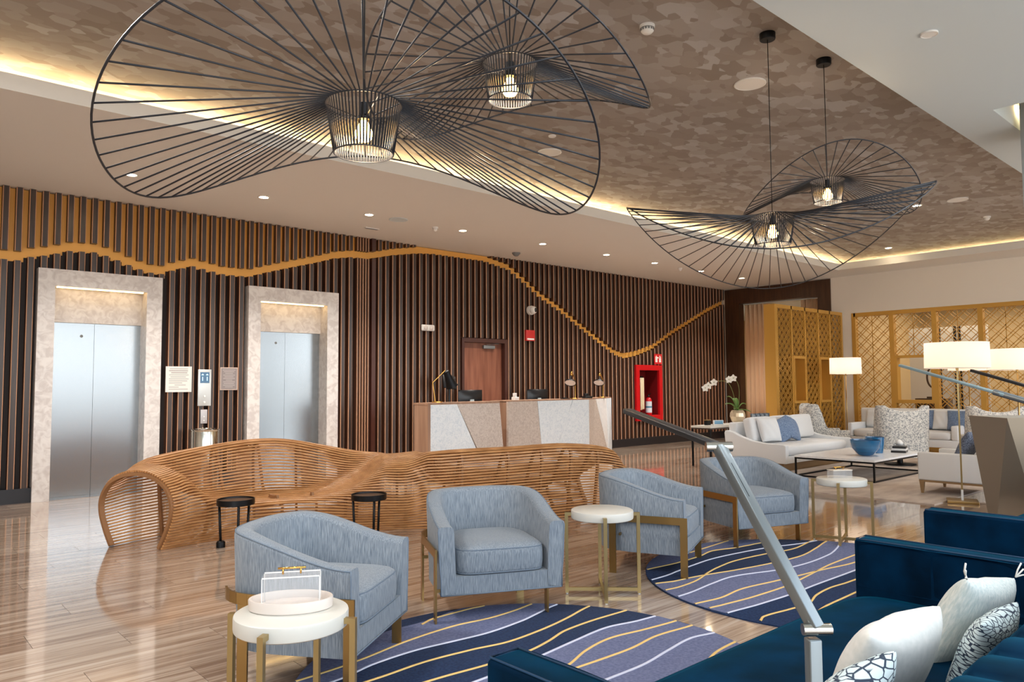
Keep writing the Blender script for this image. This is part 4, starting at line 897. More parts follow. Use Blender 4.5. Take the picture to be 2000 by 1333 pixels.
a1 = dict(a=[(5.66, 3.92), (5.98, 3.94), (6.28, 3.96)], b=[(4.84, 3.8), (5.19, 3.77), (5.55, 3.78), (5.8, 3.82), (6.05, 3.75), (6.25, 3.72), (6.68, 3.67)], c=[(4.59, 3.58), (4.8, 3.58), (4.95, 3.6), (5.2, 3.63), (5.54, 3.65), (5.94, 3.61), (6.32, 3.54), (6.71, 3.42)], d=[(4.44, 3.34), (4.6, 3.32), (4.85, 3.34), (5.15, 3.42), (5.37, 3.46), (5.61, 3.48), (6.0, 3.44), (6.4, 3.37), (6.85, 3.42)], e=[(4.53, 3.5), (4.7, 3.44), (4.97, 3.4), (5.33, 3.31), (5.76, 3.23), (6.18, 3.19), (6.54, 3.24), (6.96, 3.32)], f=[(4.37, 3.18), (4.55, 3.18), (4.87, 3.21), (5.17, 3.21), (5.6, 3.08), (5.98, 3.03), (6.42, 3.05), (6.68, 3.11), (6.99, 3.2)], g=[(4.31, 3.0), (4.58, 2.96), (4.89, 2.98), (5.3, 2.92), (5.56, 2.88), (5.86, 2.84), (6.21, 2.78)], h=[(4.3, 2.88), (4.42, 2.86), (4.73, 2.82), (5.19, 2.8), (5.46, 2.82), (5.75, 2.85), (6.06, 2.88), (6.5, 2.89)], i=[(4.29, 2.74), (4.61, 2.7), (5.05, 2.67), (5.38, 2.67), (5.92, 2.66)], j=[(4.32, 2.51), (4.42, 2.54), (4.71, 2.5), (4.89, 2.48), (5.13, 2.54), (5.38, 2.56), (5.61, 2.54)], k=[(4.42, 2.3), (4.5, 2.31), (4.87, 2.37), (5.2, 2.38)])
rug(5.69, 2.70, 1.40, [(a1['b'], None), (a1['i'], a1['e'])], [(a1[k], c_, (.1, .7)) for k, c_ in zip('abcdefghijk', (Y_, Y_, W_, Y_, Y_, W_, Y_, Y_, W_, Y_, Y_))], 'round navy rug with wavy stripes on the right, behind the task lamp')
# ------------------------------------------------------------------ soft shapes
def cushion_box(x0, x1, y0, y1, z0, z1, puff=.02, r=.03, nx=14, ny=12):
    bb = B(); cx, cy = (x0 + x1) / 2, (y0 + y1) / 2; rows = []; N = 48
    hx, hy = (x1 - x0) / 2, (y1 - y0) / 2; poly = []
    for i in range(N):
        a = 2 * pi * i / N; c, s_ = cos(a), sin(a); poly.append((hx * math.copysign(abs(c) ** .22, c), hy * math.copysign(abs(s_) ** .22, s_)))
    for sc_, f in ((.15, -1), (.9, -1), (.97, -.85), (1, -.5), (1.005, 0), (1, .5), (.97, .85)):
        rows.append([(cx + x * sc_, cy + y * sc_, (z0 + z1) / 2 + f * (z1 - z0) / 2) for x, y in poly])
    for sc_, pz in ((.9, 0), (.7, .6), (.4, .9), (.1, 1)): rows.append([(cx + x * sc_, cy + y * sc_, z1 + puff * pz) for x, y in poly])
    bb.grid(rows, cv=True); bb.f.append(tuple(range(N))); bb.m.append(0); bb.f.append(tuple((len(rows) - 1) * N + i for i in range(N))[::-1]); bb.m.append(0)
    return bb
def pillow(name, lab, m, loc, rot, w_=.5, h_=.5, d=.16, group=None, cat='cushion', tassel=False, pinch=.05):
    n = 14; front = []; back = []
    for i in range(n + 1):
        u = -1 + 2 * i / n; fr_, bk = [], []
        for j in range(n + 1):
            v = -1 + 2 * j / n
            k = max(0, (1 - u * u) * (1 - v * v)) ** .42
            sx_ = 1 - pinch * (1 - u * u) * 0 - pinch * (1 - abs(v)) ** 1 * abs(u) ** 2; sy_ = 1 - pinch * (1 - abs(u)) * abs(v) ** 2
            wr = .006 * sin(u * 9 + v * 5) * k
            fr_.append((u * w_ / 2 * sx_, v * h_ / 2 * sy_, k * d / 2 + wr)); bk.append((u * w_ / 2 * sx_, v * h_ / 2 * sy_, -k * d / 2 - .001))
        front.append(fr_); back.append(bk)
    bb = B().grid(front).grid([r[::-1] for r in back])
    o = obj(name, bb, m, smooth='all', label=lab, cat=cat, group=group, sub=1)
    bm = bmesh.new(); bm.from_mesh(o.data); bmesh.ops.remove_doubles(bm, verts=bm.verts, dist=.0015); bmesh.ops.recalc_face_normals(bm, faces=bm.faces); bm.to_mesh(o.data); bm.free()
    o.data.polygons.foreach_set('use_smooth', [True] * len(o.data.polygons))
    o.location = loc; o.rotation_mode = 'QUATERNION'; o.rotation_quaternion = (Matrix.Rotation(rot[2], 3, 'Z') @ Matrix.Rotation(rot[0], 3, 'X') @ Matrix.Rotation(rot[1], 3, 'Z')).to_quaternion()
    e_ = [(sx_ * w_ / 2 * (1 - pinch * (1 - abs(t_ / 8)) * 0), 0, 0) for sx_, t_ in ((1, 0),)]
    if tassel:
        for a, c in ((-1, 1), (1, 1), (-1, -1), (1, -1)):
            for k in range(3): obj('tassel', B().tube([(a * w_ / 2 * .97, c * h_ / 2 * .97, 0), (a * (w_ / 2 + .02 + .01 * k), c * (h_ / 2 + .02 - .006 * k), .012 - .01 * k), (a * (w_ / 2 + .035 + .014 * k), c * (h_ / 2 + .05 - .02 * k), .016 - .014 * k)], .0035, 5), M['tassel'], o, smooth='all')
    return o
M['tassel'] = mat('cotton_tassel', (232, 230, 222), .9)
M['paleknit'] = mat('pale_knit', (196, 208, 206), .95, c2=(226, 230, 226), scale=(120, 30, 120), nscale=1, bump=.3)
M['whsilk'] = mat('white_silk', (224, 226, 222), .6, c2=(236, 236, 232), nscale=8, sheen=.3)
# ------------------------------------------------------------------ blue velvet sofas
def channel_panel(L_, H_, n, th, puff):
    bb = B(); rows = []; per = L_ / n
    for i in range(n * 8 + 1):
        u = L_ * i / (n * 8); k = abs(sin(pi * u / per)) ** .55 if 0 < i < n * 8 else 0
        rows.append([(u, .0, 0), (u, -puff * k * .8, .02), (u, -puff * k, H_ * .5), (u, -puff * k, H_ - .03), (u, -puff * k * .5 + .01, H_ - .005 + puff * .3 * k), (u, th * .6, H_ + puff * .35 * k), (u, th, H_)])
    return bb.grid(rows)
def make_sofa(lab):
    t = thing('velvet_sofa', lab, 'sofa', (0, 0, 0), 0, 'blue velvet sofas')
    W, y0, y1 = 2.66, .42, 1.75; aw = .14
    obj('base', B().box(.0 + aw, W - aw, y0, y1 - .03, .12, .27), M['velvet'], t, bevel=.012)
    obj('seat_cushion', cushion_box(aw + .003, W - aw - .003, y0 + .27, y1 - .01, .272, .43, .03), M['velvet'], t, smooth='all', fix=True)
    for i, xa in enumerate((0, W - aw)):
        a_ = obj('arm', B().box(xa, xa + aw, y0, y1 + .01, .12, .68), M['velvet'], t, bevel=.018, seg=4)
        o = obj('channel_padding', channel_panel(y1 - y0 - .26, .68 - .445, 3, .01, .014), M['velvet'], a_, smooth='all'); 
        o.location = (xa + (aw + .001 if i == 0 else -.001), (y0 + .25) if i else y1, .44); o.rotation_euler.z = R(90 if i else -90)
        if i == 0: o.location.x = xa + aw + .001
        e_ = .012
        obj('piping', B().tube([(xa + e_, y0 + .3, .682), (xa + e_, y1 + .0, .682), (xa + aw - e_, y1 + .0, .682), (xa + aw - e_, y0 + .3, .682)], .004, 6), M['velpipe'], a_, smooth='all')
    bk = obj('backrest', B().box(.001, W - .001, y0 - .02, y0 + .17, .12, .80), M['velvet'], t, bevel=.03, seg=4)
    o = obj('channel_padding', channel_panel(W - .32, .81 - .44, 12, .14, .045), M['velvet'], bk, smooth='all'); o.location = (W - .16, y0 + .20, .44); o.rotation_euler.z = pi
    obj('piping', B().tube([(.03, y0 + .145, .803), (W - .03, y0 + .145, .803)], .005, 6), M['velpipe'], bk, smooth='all')
    for x in (.1, W - .1):
        for y in (y0 + .1, y1 - .1): obj('leg', B().tube([(x, y, 0), (x, y, .125)], .018, 10), M['brass'], t, smooth='all')
    return t
s0 = make_sofa('blue velvet channel-tufted sofa in the lower right corner with four pillows'); s0.location = (1.46, 0, 0)
dup(s0, (5.12, .06, .012), 0, 'blue velvet sofa behind the corner one, only its arm showing')
pillow('cushion', 'plain white silk cushion in the middle of the corner blue sofa', M['whsilk'], (2.52, 1.03, .58), (R(66), R(2), R(178)), .56, .40, .19)
pillow('cushion', 'ink-printed cushion left of the plain white one at the bottom edge', M['inkpil'], (1.88, .92, .60), (R(62), R(-4), R(182)), .50, .42, .15)
pillow('cushion', 'pale knitted cushion with corner tassels at the right end of the blue sofa', M['paleknit'], (3.34, 1.03, .56), (R(66), R(10), R(176)), .62, .40, .17, tassel=True)
pillow('cushion', 'ink-printed cushion leaning in front of the pale knitted one', M['inkpil'], (2.90, .86, .57), (R(70), R(4), R(182)), .52, .36, .12)
# ------------------------------------------------------------------ articulated task lamps on the console behind the sofa
def square_rod(a, b, w_, parent, m, name='arm', t2=None):
    return obj(name, B().bar(a, b, w_, t2 or w_), m, parent, bevel=.0025, seg=2)
t = thing('console_table', 'low dark console table behind the corner velvet sofa', 'console', (0, 0, 0))
obj('table_top', B().box(.35, 5.2, .05, .36, .44, .47).add([], []), M['bronze'], t) if False else obj('table_top', B().box(1.05, 5.0, .08, .36, .50, .53), M['bronze'], t)
for x in (1.12, 4.9): obj('leg', B().box(x, x + .04, .1, .34, 0, .5), M['bronze'], t)
PX_ = Vector((1.333, .668, 0))
t = thing('reading_lamp', 'large grey articulated reading lamp rising in front of the blue sofa', 'lamp', (0, 0, 0))
J1 = Vector((1.339, .664, 1.05)); J2 = Vector((1.40, .90, 1.365)); J3 = Vector((1.535, 1.262, 1.43))
obj('post', B().bar((1.331, .668, .03), (1.331, .668, 1.035), .024, .024, up=(.6, .8, 0)), M['lampgrey'], t, bevel=.003, seg=2)
obj('base', B().lathe([(0, 0), (.12, 0), (.12, .02), (.02, .03), (0, .03)], 36, c=(1.331, .668, 0)), M['lampgrey'], t, smooth=True)
arm = square_rod(J1, J2, .024, t, M['lampgrey'])
dv = (J2 - J1).normalized(); nrm = Vector((-.62, -.72, .3)).normalized(); nrm = (nrm - dv * nrm.dot(dv)).normalized()
obj('slot', B().bar(J1 + dv * .27 + nrm * .0115, J1 + dv * .35 + nrm * .0115, .006, .002, up=nrm), M['black'], arm)
side = Vector((rt.x, rt.y, 0)).normalized()
for nm, J, l_ in (('hinge', J1, .026), ('hinge', J2 + Vector((0, 0, 0)), .028)):
    obj(nm, B().tube([J - side * l_, J + side * l_], .0105, 20), M['steel2'], t, smooth=True)
obj('lamp_head', B().bar(J2 - side * .008 + Vector((0, 0, .004)), J3, .026, .014), M['lampdark'], t, bevel=.003, seg=2)
# two more lamp heads reach in from the right
t = thing('reading_lamp', 'silver arm of a reading lamp crossing the large white lampshade', 'lamp', (0, 0, 0))
def ptd(px, py, dep):
    d = fw + rr * ((px - 1000) / 1450.2) - uu * ((py - 666.5) / 1450.2); return Vector((0, 0, 1.5)) + d * dep
K1 = Vector((3.1645, 1.2685, 1.6)); 
H1 = (3.26, 1.235, 1.548); 
a_, c_ = ptd(1757, 714, 4.7), ptd(1962, 772, 4.1); e_ = ptd(2060, 800, 3.9)
obj('lamp_head', B().bar(a_, c_, .023, .016), mat('anodised_silver', (150, 176, 186), .35, .6), t, bevel=.002, seg=2)
obj('sleeve', B().tube([c_ - (c_ - a_).normalized() * .06, e_], .017, 12), M['lampgrey'], t, smooth=True)
obj('post', B().bar(e_, (e_.x, e_.y, .03), .02, .02), M['lampgrey'], t, bevel=.002); obj('base', B().lathe([(0, 0), (.1, 0), (.1, .02), (0, .03)], 32, c=(e_.x, e_.y, 0)), M['lampgrey'], t, smooth=True)
t = thing('reading_lamp', 'thin black arm of a reading lamp at the right edge beside the white shades', 'lamp', (0, 0, 0))
a_, c_ = ptd(1897, 724, 4.5), ptd(2045, 766, 4.05)
obj('lamp_head', B().bar(a_, c_, .022, .016), M['lampdark'], t, bevel=.002, seg=2)
obj('post', B().bar(c_, (c_.x, c_.y, .03), .02, .02), M['lampdark'], t, bevel=.002); obj('base', B().lathe([(0, 0), (.1, 0), (.1, .02), (0, .03)], 32, c=(c_.x, c_.y, 0)), M['lampdark'], t, smooth=True)
# ------------------------------------------------------------------ planter
t = thing('planter', 'tall faceted bronze planter tapering to the floor at the right edge', 'planter', (8.1, 2.0, 0), 0)
rT, rB_, n = .43, .29, 4; top = [(rT * cos(pi / 4 * 0 + k * pi / 2), rT * sin(k * pi / 2), 1.18) for k in range(4)]; bot = [(rB_ * cos(pi / 4 + k * pi / 2), rB_ * sin(pi / 4 + k * pi / 2), 0) for k in range(4)]
for k in range(4):
    obj('facet', B().add([top[k], bot[k], bot[(k - 1) % 4], tuple(Vector(top[k]) * .9), tuple(Vector(bot[k]) * .9 + Vector((0, 0, .001))), tuple(Vector(bot[(k - 1) % 4]) * .9)], [(0, 1, 2), (3, 5, 4)]), M['planter'], t, fix=False)
    obj('facet', B().add([top[k], top[(k + 1) % 4], bot[k]], [(0, 2, 1)]), M['planter'], t)
inn = [tuple(Vector((x * .94, y * .94, z))) for x, y, z in top]; inl = [(x * .85, y * .85, 1.08) for x, y, z in top]
obj('rim', B().add(top + inn + inl, [(k, (k + 1) % 4, 4 + (k + 1) % 4, 4 + k) for k in range(4)] + [(4 + k, 4 + (k + 1) % 4, 8 + (k + 1) % 4, 8 + k) for k in range(4)] + [(8, 9, 10, 11)]), M['planter'], t)
# ------------------------------------------------------------------ floor lamps
def floor_lamp(x, y, lab, r, z0, z1, rz=0, big=False, p=14):
    t = thing('floor_lamp', lab, 'floor lamp', (x, y, 0), rz, 'floor lamps with white drum shades')
    obj('base', B().box(-.17, .17, -.17, .17, 0, .03) if big else B().lathe([(0, 0), (.15, 0), (.15, .02), (0, .025)], 36), M['brass'], t, bevel=.004)
    if big:
        for s_ in (-.022, .022): obj('pole', B().box(s_ - .009, s_ + .009, -.009, .009, .03, z0 + .02), M['brass2'] if s_ < 0 else M['steel2'], t)
        obj('sleeve', B().box(-.035, .035, -.012, .012, .03, .16), M['whitep'], t)
    else: obj('pole', B().tube([(0, 0, .02), (0, 0, z0 + .1)], .012, 12), M['brass'], t, smooth='all')
    obj('lamp_shade', B().lathe([(r, z0), (r * .985, z1)], 56, cap=False), M['shade'], t, smooth='all')
    obj('shade_rim', B().tube([(r * cos(2 * pi * k / 48), r * sin(2 * pi * k / 48), z0) for k in range(48)], .004, 5, closed=True), M['whitep'], t, smooth='all')
    obj('socket', B().tube([(0, 0, z0 - .03), (0, 0, z0 + .14)], .016, 10).bar((-.09, 0, z0 - .03), (.09, 0, z0 - .03), .008, .008), M['brass'], t)
    obj('bulb', B().lathe([(0, 0), (.03, .02), (.036, .06), (.025, .1), (0, .115)], 16, c=(0, 0, z0 + .15)), mat('white_bulb', (255, 236, 210), .4, emit=(255, 222, 180), es=20) if 'white_bulb' not in bpy.data.materials else bpy.data.materials['white_bulb'], t, smooth='all')
    light('lamp_glow', 'POINT', (x, y, (z0 + z1) / 2 + .02), p, (1, .84, .68), .06)
floor_lamp(10.45, 3.245, 'largest white-shaded floor lamp with a square brass base on the right', .365, 1.68, 2.0, R(20), True, 4)
floor_lamp(12.95, 3.22, 'white drum-shaded floor lamp cut by the right edge of the picture', .38, 1.68, 1.99, 0, False, 4)
floor_lamp(15.6, 4.65, 'floor lamp whose shade peeps below the largest white shade', .34, 1.72, 2.04, 0, False, 4)
floor_lamp(16.62, 7.40, 'floor lamp with a white drum shade beside the gold partition', .33, 1.70, 2.06, 0, False, 5)
# ------------------------------------------------------------------ lounge group
t = thing('lounge_rug', 'pale beige rectangular rug under the white lounge furniture', 'rug', (0, 0, 0))
obj('pile', B().box(9.95, 16.4, 3.4, 6.35, 0, .012), M['rugbeige'], t)
t = thing('linen_sofa', 'white linen sofa with sloping arms and blue cushions in front of the console', 'sofa', (11.8, 6.3, 0))
LX, LY = 2.55, 1.15
def slope_arm(x0, x1):
    pr_ = [(0, .14), (0, .445), (.05, .462), (.35, .468), (.62, .50), (.85, .57), (1.0, .64), (LY, .665), (LY + .02, .62), (LY - .02, .14)]
    v = [(x0, y, z) for y, z in pr_] + [(x1, y, z) for y, z in pr_]; n_ = len(pr_)
    return B().add(v, [tuple(range(n_)), tuple(range(n_, 2 * n_))[::-1]] + [(i, n_ + i, n_ + (i + 1) % n_, (i + 1) % n_) for i in range(n_)])
obj('arm', slope_arm(0, .11), M['wfab'], t, bevel=.015, fix=True); obj('arm', slope_arm(LX - .11, LX), M['wfab'], t, bevel=.015, fix=True)
obj('base', B().box(.11, LX - .11, .01, LY - .02, .14, .26), M['wfab'], t, bevel=.01)
obj('backrest', B().box(.112, LX - .112, LY - .16, LY, .26, .80), M['wfab'], t, bevel=.03)
obj('seat_cushion', cushion_box(.115, LX - .115, .0, LY - .17, .262, .43, .02), M['wfab'], t, smooth='all', fix=True)
obj('plinth', B().box(.1, LX - .1, .1, LY - .1, .0, .14), M['legwood'], t)
for k in range(3): 
    o = obj('back_cushion', cushion_box(0, .74, 0, .44, 0, .16, .03), M['wfab'], t, smooth='all', fix=True); o.location = (.14 + .765 * k, LY - .34, .445); o.rotation_euler = (R(78), 0, 0)
pillow('cushion', 'square white cushion on the left of the white linen sofa', M['wfab'], (12.28, 6.86, .68), (R(72), 0, R(-14)), .5, .46, .18)
pillow('cushion', 'dark blue patterned cushion leaning against the square white one', M['bluepil'], (12.72, 6.82, .67), (R(74), R(20), R(-20)), .44, .44, .15)
pillow('cushion', 'blue marbled cushion in the middle of the white linen sofa', M['bluepil'], (13.02, 6.80, .67), (R(70), R(-16), R(12)), .46, .46, .15)
t = thing('console_table', 'narrow white-topped console table behind the white linen sofa', 'console', (11.6, 7.62, 0))
obj('table_top', B().box(0, 2.7, 0, .42, .70, .735), M['tabletop'], t)
obj('apron', B().box(.01, 2.69, .01, .41, .675, .70), M['bronze'], t)
for x in (0.005, 2.665):
    for y in (0.005, .385): obj('leg', B().box(x, x + .03, y, y + .03, 0, .675), M['black'], t)
t = thing('photo_block', 'small blue and white picture block on the console', 'ornament', (12.05, 7.75, .735), R(-35))
obj('block', B().box(-.09, .09, -.03, .03, 0, .09), M['whitep'], t); obj('picture', B().box(-.08, .08, -.032, -.03, .022, .085), mat('blue_picture', (60, 130, 176), .3, c2=(150, 196, 220), scale=(1, 1, 40), nscale=1), t)
t = thing('black_box', 'little black box behind the blue picture block', 'box', (11.93, 7.9, .735)); obj('body', B().box(-.06, .06, -.03, .03, 0, .085), M['black'], t); obj('lid', B().box(-.064, .064, -.034, .034, .085, .1), M['brass'], t)
t = thing('orchid', 'white orchid in a round pale gold pot on the console', 'plant', (12.85, 7.83, .735))
obj('pot', B().lathe([(0, 0), (.07, 0), (.12, .05), (.148, .13), (.14, .2), (.11, .25), (.10, .255), (.10, .24), (.0, .23)], 18), mat('pearl_pot', (214, 196, 168), .25, .5), t, smooth=15)
for k, (a, l_, h_) in enumerate([(2.6, .26, .2), (-.4, .30, .05), (.9, .18, .30), (3.4, .2, .1), (2.0, .2, .34), (-.9, .16, .2)]):
    P = []
    for i in range(9):
        u = i / 8; r_ = l_ * u; wd = .045 * sin(pi * min(1, u * .9 + .1)) + .004; z = .24 + h_ * (1 - (1 - u) ** 2) - .08 * u * u
        c, s_ = cos(a), sin(a); P.append([(r_ * c - s_ * wd * v, r_ * s_ + c * wd * v, z - abs(v) * -.012) for v in (-1, 0, 1)])
    obj('leaf', B().grid(P), M['leaf'], t, smooth='all').modifiers.new('t', 'SOLIDIFY').thickness = .004
rv = Vector((rt.x, rt.y, 0))
def blossom(p, sc_, parent, face):
    f = Vector(face).normalized(); u = f.cross(Vector((0, 0, 1))).normalized(); v = u.cross(f)
    for k in range(5):
        a = 2 * pi * k / 5 + .3; d = u * cos(a) + v * sin(a); e2 = f.cross(d); P = []
        for i in range(5):
            q = i / 4; wd = sc_ * .42 * sin(pi * (q * .85 + .12)); P.append([tuple(p + d * sc_ * q + e2 * wd * s_ + f * (.2 * sc_ * sin(q * 2))) for s_ in (-1, 0, 1)])
        obj('petal', B().grid(P), M['petal'], parent, smooth='all')
    obj('throat', B().lathe([(0, 0), (.012, .006), (0, .02)], 8, c=tuple(p)), M['stem'], parent)
for k, pts in enumerate([[(-.01, 0, .25), (-.09, 0, .62), (-.20, 0, .80), (-.42, 0, .80), (-.62, 0, .68)], [(.02, 0, .25), (.04, 0, .66), (-.04, 0, .86), (-.16, 0, .84)]]):
    wp = [Vector((0, 0, z)) + rv * x for x, y, z in pts]; cv_ = [catmull([tuple(q) for q in wp], i / 6 * (len(wp) - 1)) if False else catmull([tuple(q) for q in wp], (len(wp) - 1) * i / 20) for i in range(21)]
    st = obj('stem', B().tube(cv_, .005, 6), M['stem'], t, smooth='all')
    for q in ((.78, .9, 1.0) if k == 0 else (.75, .98)):
        p = Vector(catmull([tuple(q2) for q2 in wp], (len(wp) - 1) * q)); blossom(p + Vector((0, 0, .0)), .075, st, (-fw.x, -fw.y, .1))
for k in range(4):
    t = thing('tumbler', ['dark patterned glass tumbler nearest the orchid', 'second dark glass tumbler from the orchid', 'third dark glass tumbler from the orchid', 'dark patterned glass tumbler furthest from the orchid'][k], 'glass', (13.35 + k * .16, 7.78, .735), 0, 'dark tumblers beside the orchid'); 
    obj('bowl', B().lathe([(0, 0), (.055, 0), (.065, .17), (.06, .17), (.052, .01), (0, .01)], 20), mat('dark_cut_glass', (66, 78, 92), .15, c2=(150, 162, 172), scale=(30, 30, 20), nscale=1, lo=.48, hi=.56) if 'dark_cut_glass' not in bpy.data.materials else bpy.data.materials['dark_cut_glass'], t, smooth=True)
t = thing('coffee_table', 'square white marble coffee table on a thin black frame', 'coffee table', (11.42, 4.70, 0))
CW, CD = 2.05, 1.25
obj('table_top', B().box(0, CW, 0, CD, .315, .345), M['marblew'], t)
fr = B(); lw = .025
fr.box(0, CW, 0, lw, .29, .315).box(0, CW, CD - lw, CD, .29, .315).box(0, lw, lw, CD - lw, .29, .315).box(CW - lw, CW, lw, CD - lw, .29, .315).box(0, CW, 0, lw, .012, .035).box(0, CW, CD - lw, CD, .012, .035).box(0, lw, lw, CD - lw, .012, .035).box(CW - lw, CW, lw, CD - lw, .012, .035)
obj('frame', fr, M['black'], t)
for x in (0, CW - lw):
    for y in (0, CD - lw): obj('leg', B().box(x, x + lw, y, y + lw, .035, .29), M['black'], t)
t = thing('glass_bowl', 'blue ribbed glass bowl on the marble coffee table', 'bowl', (12.12, 5.12, .346))
obj('bowl', B().lathe([(0, 0), (.08, 0), (.12, .02), (.2, .12), (.225, .25), (.218, .25), (.19, .13), (.1, .03), (0, .02)], 40), M['blueglass'], t, smooth=True)
t = thing('glass_vase', 'straight blue glass vase behind the ribbed bowl', 'vase', (12.72, 5.22, .346)); obj('vase', B().lathe([(0, 0), (.12, 0), (.15, .26), (.143, .26), (.11, .02), (0, .02)], 32), M['blueglass'], t, smooth=True)
t = thing('book_stack', 'dark and white books stacked on the coffee table', 'books', (13.1, 4.98, .346), R(15))
for k in range(3): obj('book', B().box(-.16 + .01 * k, .16 - .02 * k, -.11, .11 - .01 * k, .035 * k, .033 + .035 * k), M['blackp'] if k != 1 else M['whitep'], t)
obj('ornament', B().lathe([(0, .11), (.05, .12), (.06, .15), (.03, .2), (0, .21)], 16), M['whitep'], t, smooth='all')
def make_wing(lab):
    t = thing('wing_chair', lab, 'armchair', (0, 0, 0), 0, 'grey mosaic-patterned wing chairs')
    def hf(y, u):
        a = max(0, min(1, (y + .02) / .22)); a = a * a * (3 - 2 * a)
        return .56 + (.42 + .10 * min(1, u / .85) ** 2.2) * a
    P, edge = shell(.42, -.40, .40, .11, .16, hf, yc=.12, ex=3.2, flare=.03)
    k = len(P[0]); bb = B().grid(P); bb.f.append(tuple(range(k))); bb.m.append(0); bb.f.append(tuple((len(P) - 1) * k + i for i in range(k))[::-1]); bb.m.append(0)
    obj('shell', bb, M['weave'], t, smooth=60, fix=True)
    obj('seat_base', B().prism([(r[0][0] * .96, r[0][1] * .96) for r in P], .162, .28), M['weave'], t)
    obj('seat_cushion', cushion_box(-.30, .30, -.40, .26, .282, .45, .02), M['weave'], t, smooth='all', fix=True)
    obj('swivel_base', B().lathe([(0, 0), (.26, 0), (.26, .02), (.05, .03), (.05, .16), (0, .16)], 32), M['black'], t, smooth=True)
    return t
w0 = make_wing('grey mosaic wing chair right of the white linen sofa, turned to the right'); w0.location = (14.95, 7.15, 0); w0.rotation_euler.z = R(38)
dup(w0, (14.35, 5.45, .012), R(128), 'grey mosaic wing chair seen from behind, beside the coffee table')
dup(w0, (14.75, 4.05, .012), R(118), 'grey mosaic wing chair half hidden behind the bronze planter')
t = thing('linen_sofa', 'pale linen sofa along the gold screens at the back', 'sofa', (17.0, 5.3, 0))
obj('base', B().box(0, .95, 0, 2.3, .14, .30), M['wfab'], t, bevel=.012); obj('backrest', B().box(.78, .96, 0.002, 2.298, .30, .92), M['wfab'], t, bevel=.04)
for y in (0, 2.16): obj('arm', B().box(-.01, .78, y, y + .14, .30, .60), M['wfab'], t, bevel=.03)
for y in (.145, 1.15): obj('seat_cushion', cushion_box(-.02, .62, y, y + 1.0, .302, .46, .02), M['wfab'], t, smooth='all', fix=True)
for y in (.16, 1.16): 
    o = obj('back_cushion', cushion_box(0, .98, 0, .42, 0, .15, .04), M['wfab'], t, smooth='all', fix=True); o.location = (.80, y + .98, .46); o.rotation_euler = (R(80), 0, R(-90))
for x in (.08, .86):
    for y in (.1, 2.2): obj('leg', B().box(x - .02, x + .02, y - .02, y + .02, 0, .14), M['legwood'], t)
pillow('cushion', 'blue watercolour cushion on the pale sofa by the screens', M['bluepil'], (17.50, 6.10, .70), (R(78), 0, R(-78)), .44, .44, .14)
pillow('cushion', 'white cushion leaning beside the blue watercolour one', M['wfab'], (17.48, 5.72, .70), (R(76), 0, R(-95)), .46, .44, .14)
pillow('cushion', 'blue cushion at the far right end of the pale sofa, above the planter', M['bluepil'], (17.3, 4.9, .72), (R(80), 0, R(-90)), .5, .44, .14).location = (17.42, 5.40, .70)
t = thing('end_table', 'low white-topped end table between the wing chairs', 'side table', (15.6, 6.15, 0))
obj('table_top', B().box(-.3, .3, -.3, .3, .43, .46), M['marblew'], t); 
for x in (-.28, .25):
    for y in (-.28, .25): obj('leg', B().box(x, x + .025, y, y + .025, 0, .43), M['black'], t)
t = thing('bulb_vase', 'round green glass vase with white flowers on the end table', 'vase', (15.5, 6.2, .461))
obj('vase', B().lathe([(0, 0), (.09, 0), (.15, .06), (.15, .1), (.08, .17), (.06, .19), (.055, .18), (0, .02)], 28), mat('green_glass', (120, 134, 104), .2), t, smooth='all')
for k in range(7): a = k * .9; obj('flower', B().lathe([(0, 0), (.035, .02), (.04, .045), (0, .06)], 10, c=(.07 * cos(a), .07 * sin(a), .2 + .03 * (k % 3))), M['petal'], t, smooth='all')
t = thing('lounge_chair', 'white linen armchair with tapered wooden legs, seen from its side on the right', 'armchair', (10.85, 3.02, 0))
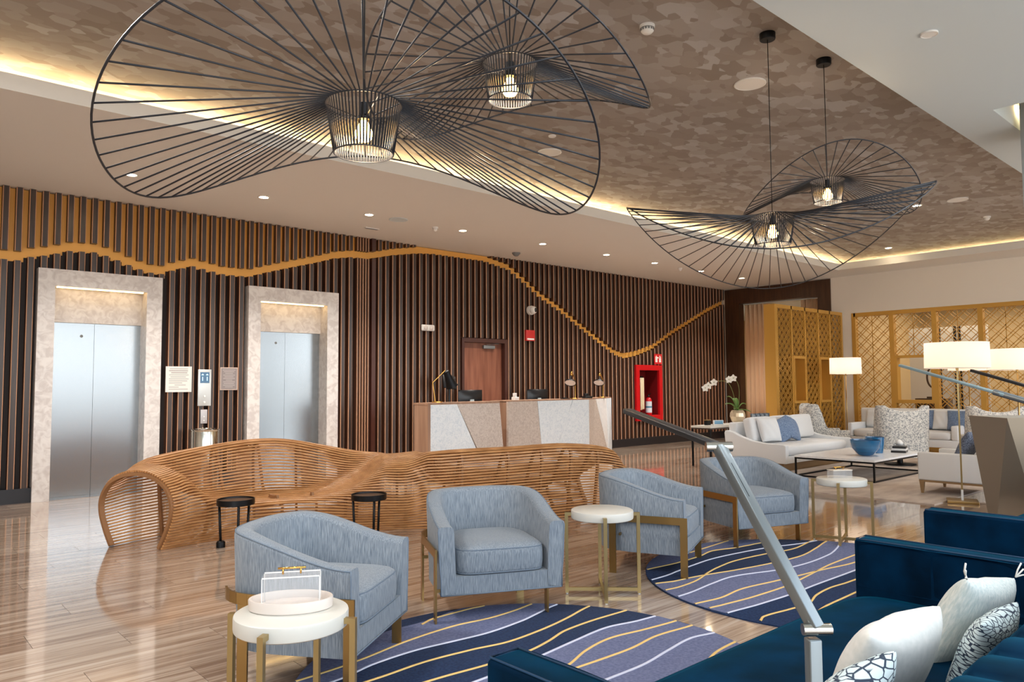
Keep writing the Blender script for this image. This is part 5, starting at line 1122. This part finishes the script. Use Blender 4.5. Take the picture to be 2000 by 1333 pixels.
obj('arm', B().box(0, .12, .0, .88, .19, .56), M['wfab'], t, bevel=.02); obj('arm', B().box(.80, .92, .0, .88, .19, .56), M['wfab'], t, bevel=.02)
obj('seat_base', B().box(.12, .80, .02, .86, .19, .30), M['wfab'], t); obj('seat_cushion', cushion_box(.125, .795, .14, .88, .302, .45, .02), M['wfab'], t, smooth='all', fix=True)
obj('backrest', B().box(.0, .92, -.14, .0, .19, .80), M['wfab'], t, bevel=.03)
obj('rail', B().box(.01, .91, -.12, .87, .165, .19), M['legwood'], t)
for x, y in ((.04, .84), (.88, .84), (.04, -.08), (.88, -.08)):
    s_ = .028; obj('leg', B().add([(x - s_, y - s_, .165), (x + s_, y - s_, .165), (x + s_, y + s_, .165), (x - s_, y + s_, .165), (x - s_ * .5, y - s_ * .5, .012), (x + s_ * .5, y - s_ * .5, .012), (x + s_ * .5, y + s_ * .5, .012), (x - s_ * .5, y + s_ * .5, .012)], [(0, 1, 2, 3), (7, 6, 5, 4), (0, 4, 5, 1), (1, 5, 6, 2), (2, 6, 7, 3), (3, 7, 4, 0)]), M['legwood'], t)
pillow('cushion', 'grey-blue marbled cushion leaning in the white lounge chair', mat('slate_print', (72, 80, 98), .85, c2=(130, 140, 160), nscale=9, dist=2, lo=.45, hi=.6), (11.15, 3.36, .66), (R(62), 0, R(172)), .48, .46, .15)
t = thing('pouf', 'dark woven pouf behind the brass base of the largest floor lamp', 'pouf', (10.95, 2.45, 0)); obj('body', B().lathe([(0, 0), (.2, 0), (.26, .08), (.27, .2), (.22, .3), (0, .32)], 32), M['rugnavy'], t, smooth='all')
# ------------------------------------------------------------------ fill lights added outside the frame to brighten the interior
for k in range(5): light('soffit_fill', 'AREA', (-1.0 + k * 2.3, .6, CZ - .05), 18, (.92, .97, 1), .5, (0, 0, 0))  # added soft fill under the soffit, no fittings modelled
for x, y in ((-2.5, 5), (.2, 5.2)): light('tray_fill', 'AREA', (x, y, TZ - .1), 60, (1, .94, .88), .5, (0, 0, 0))  # unseen fill added below the tray, lifts the interior
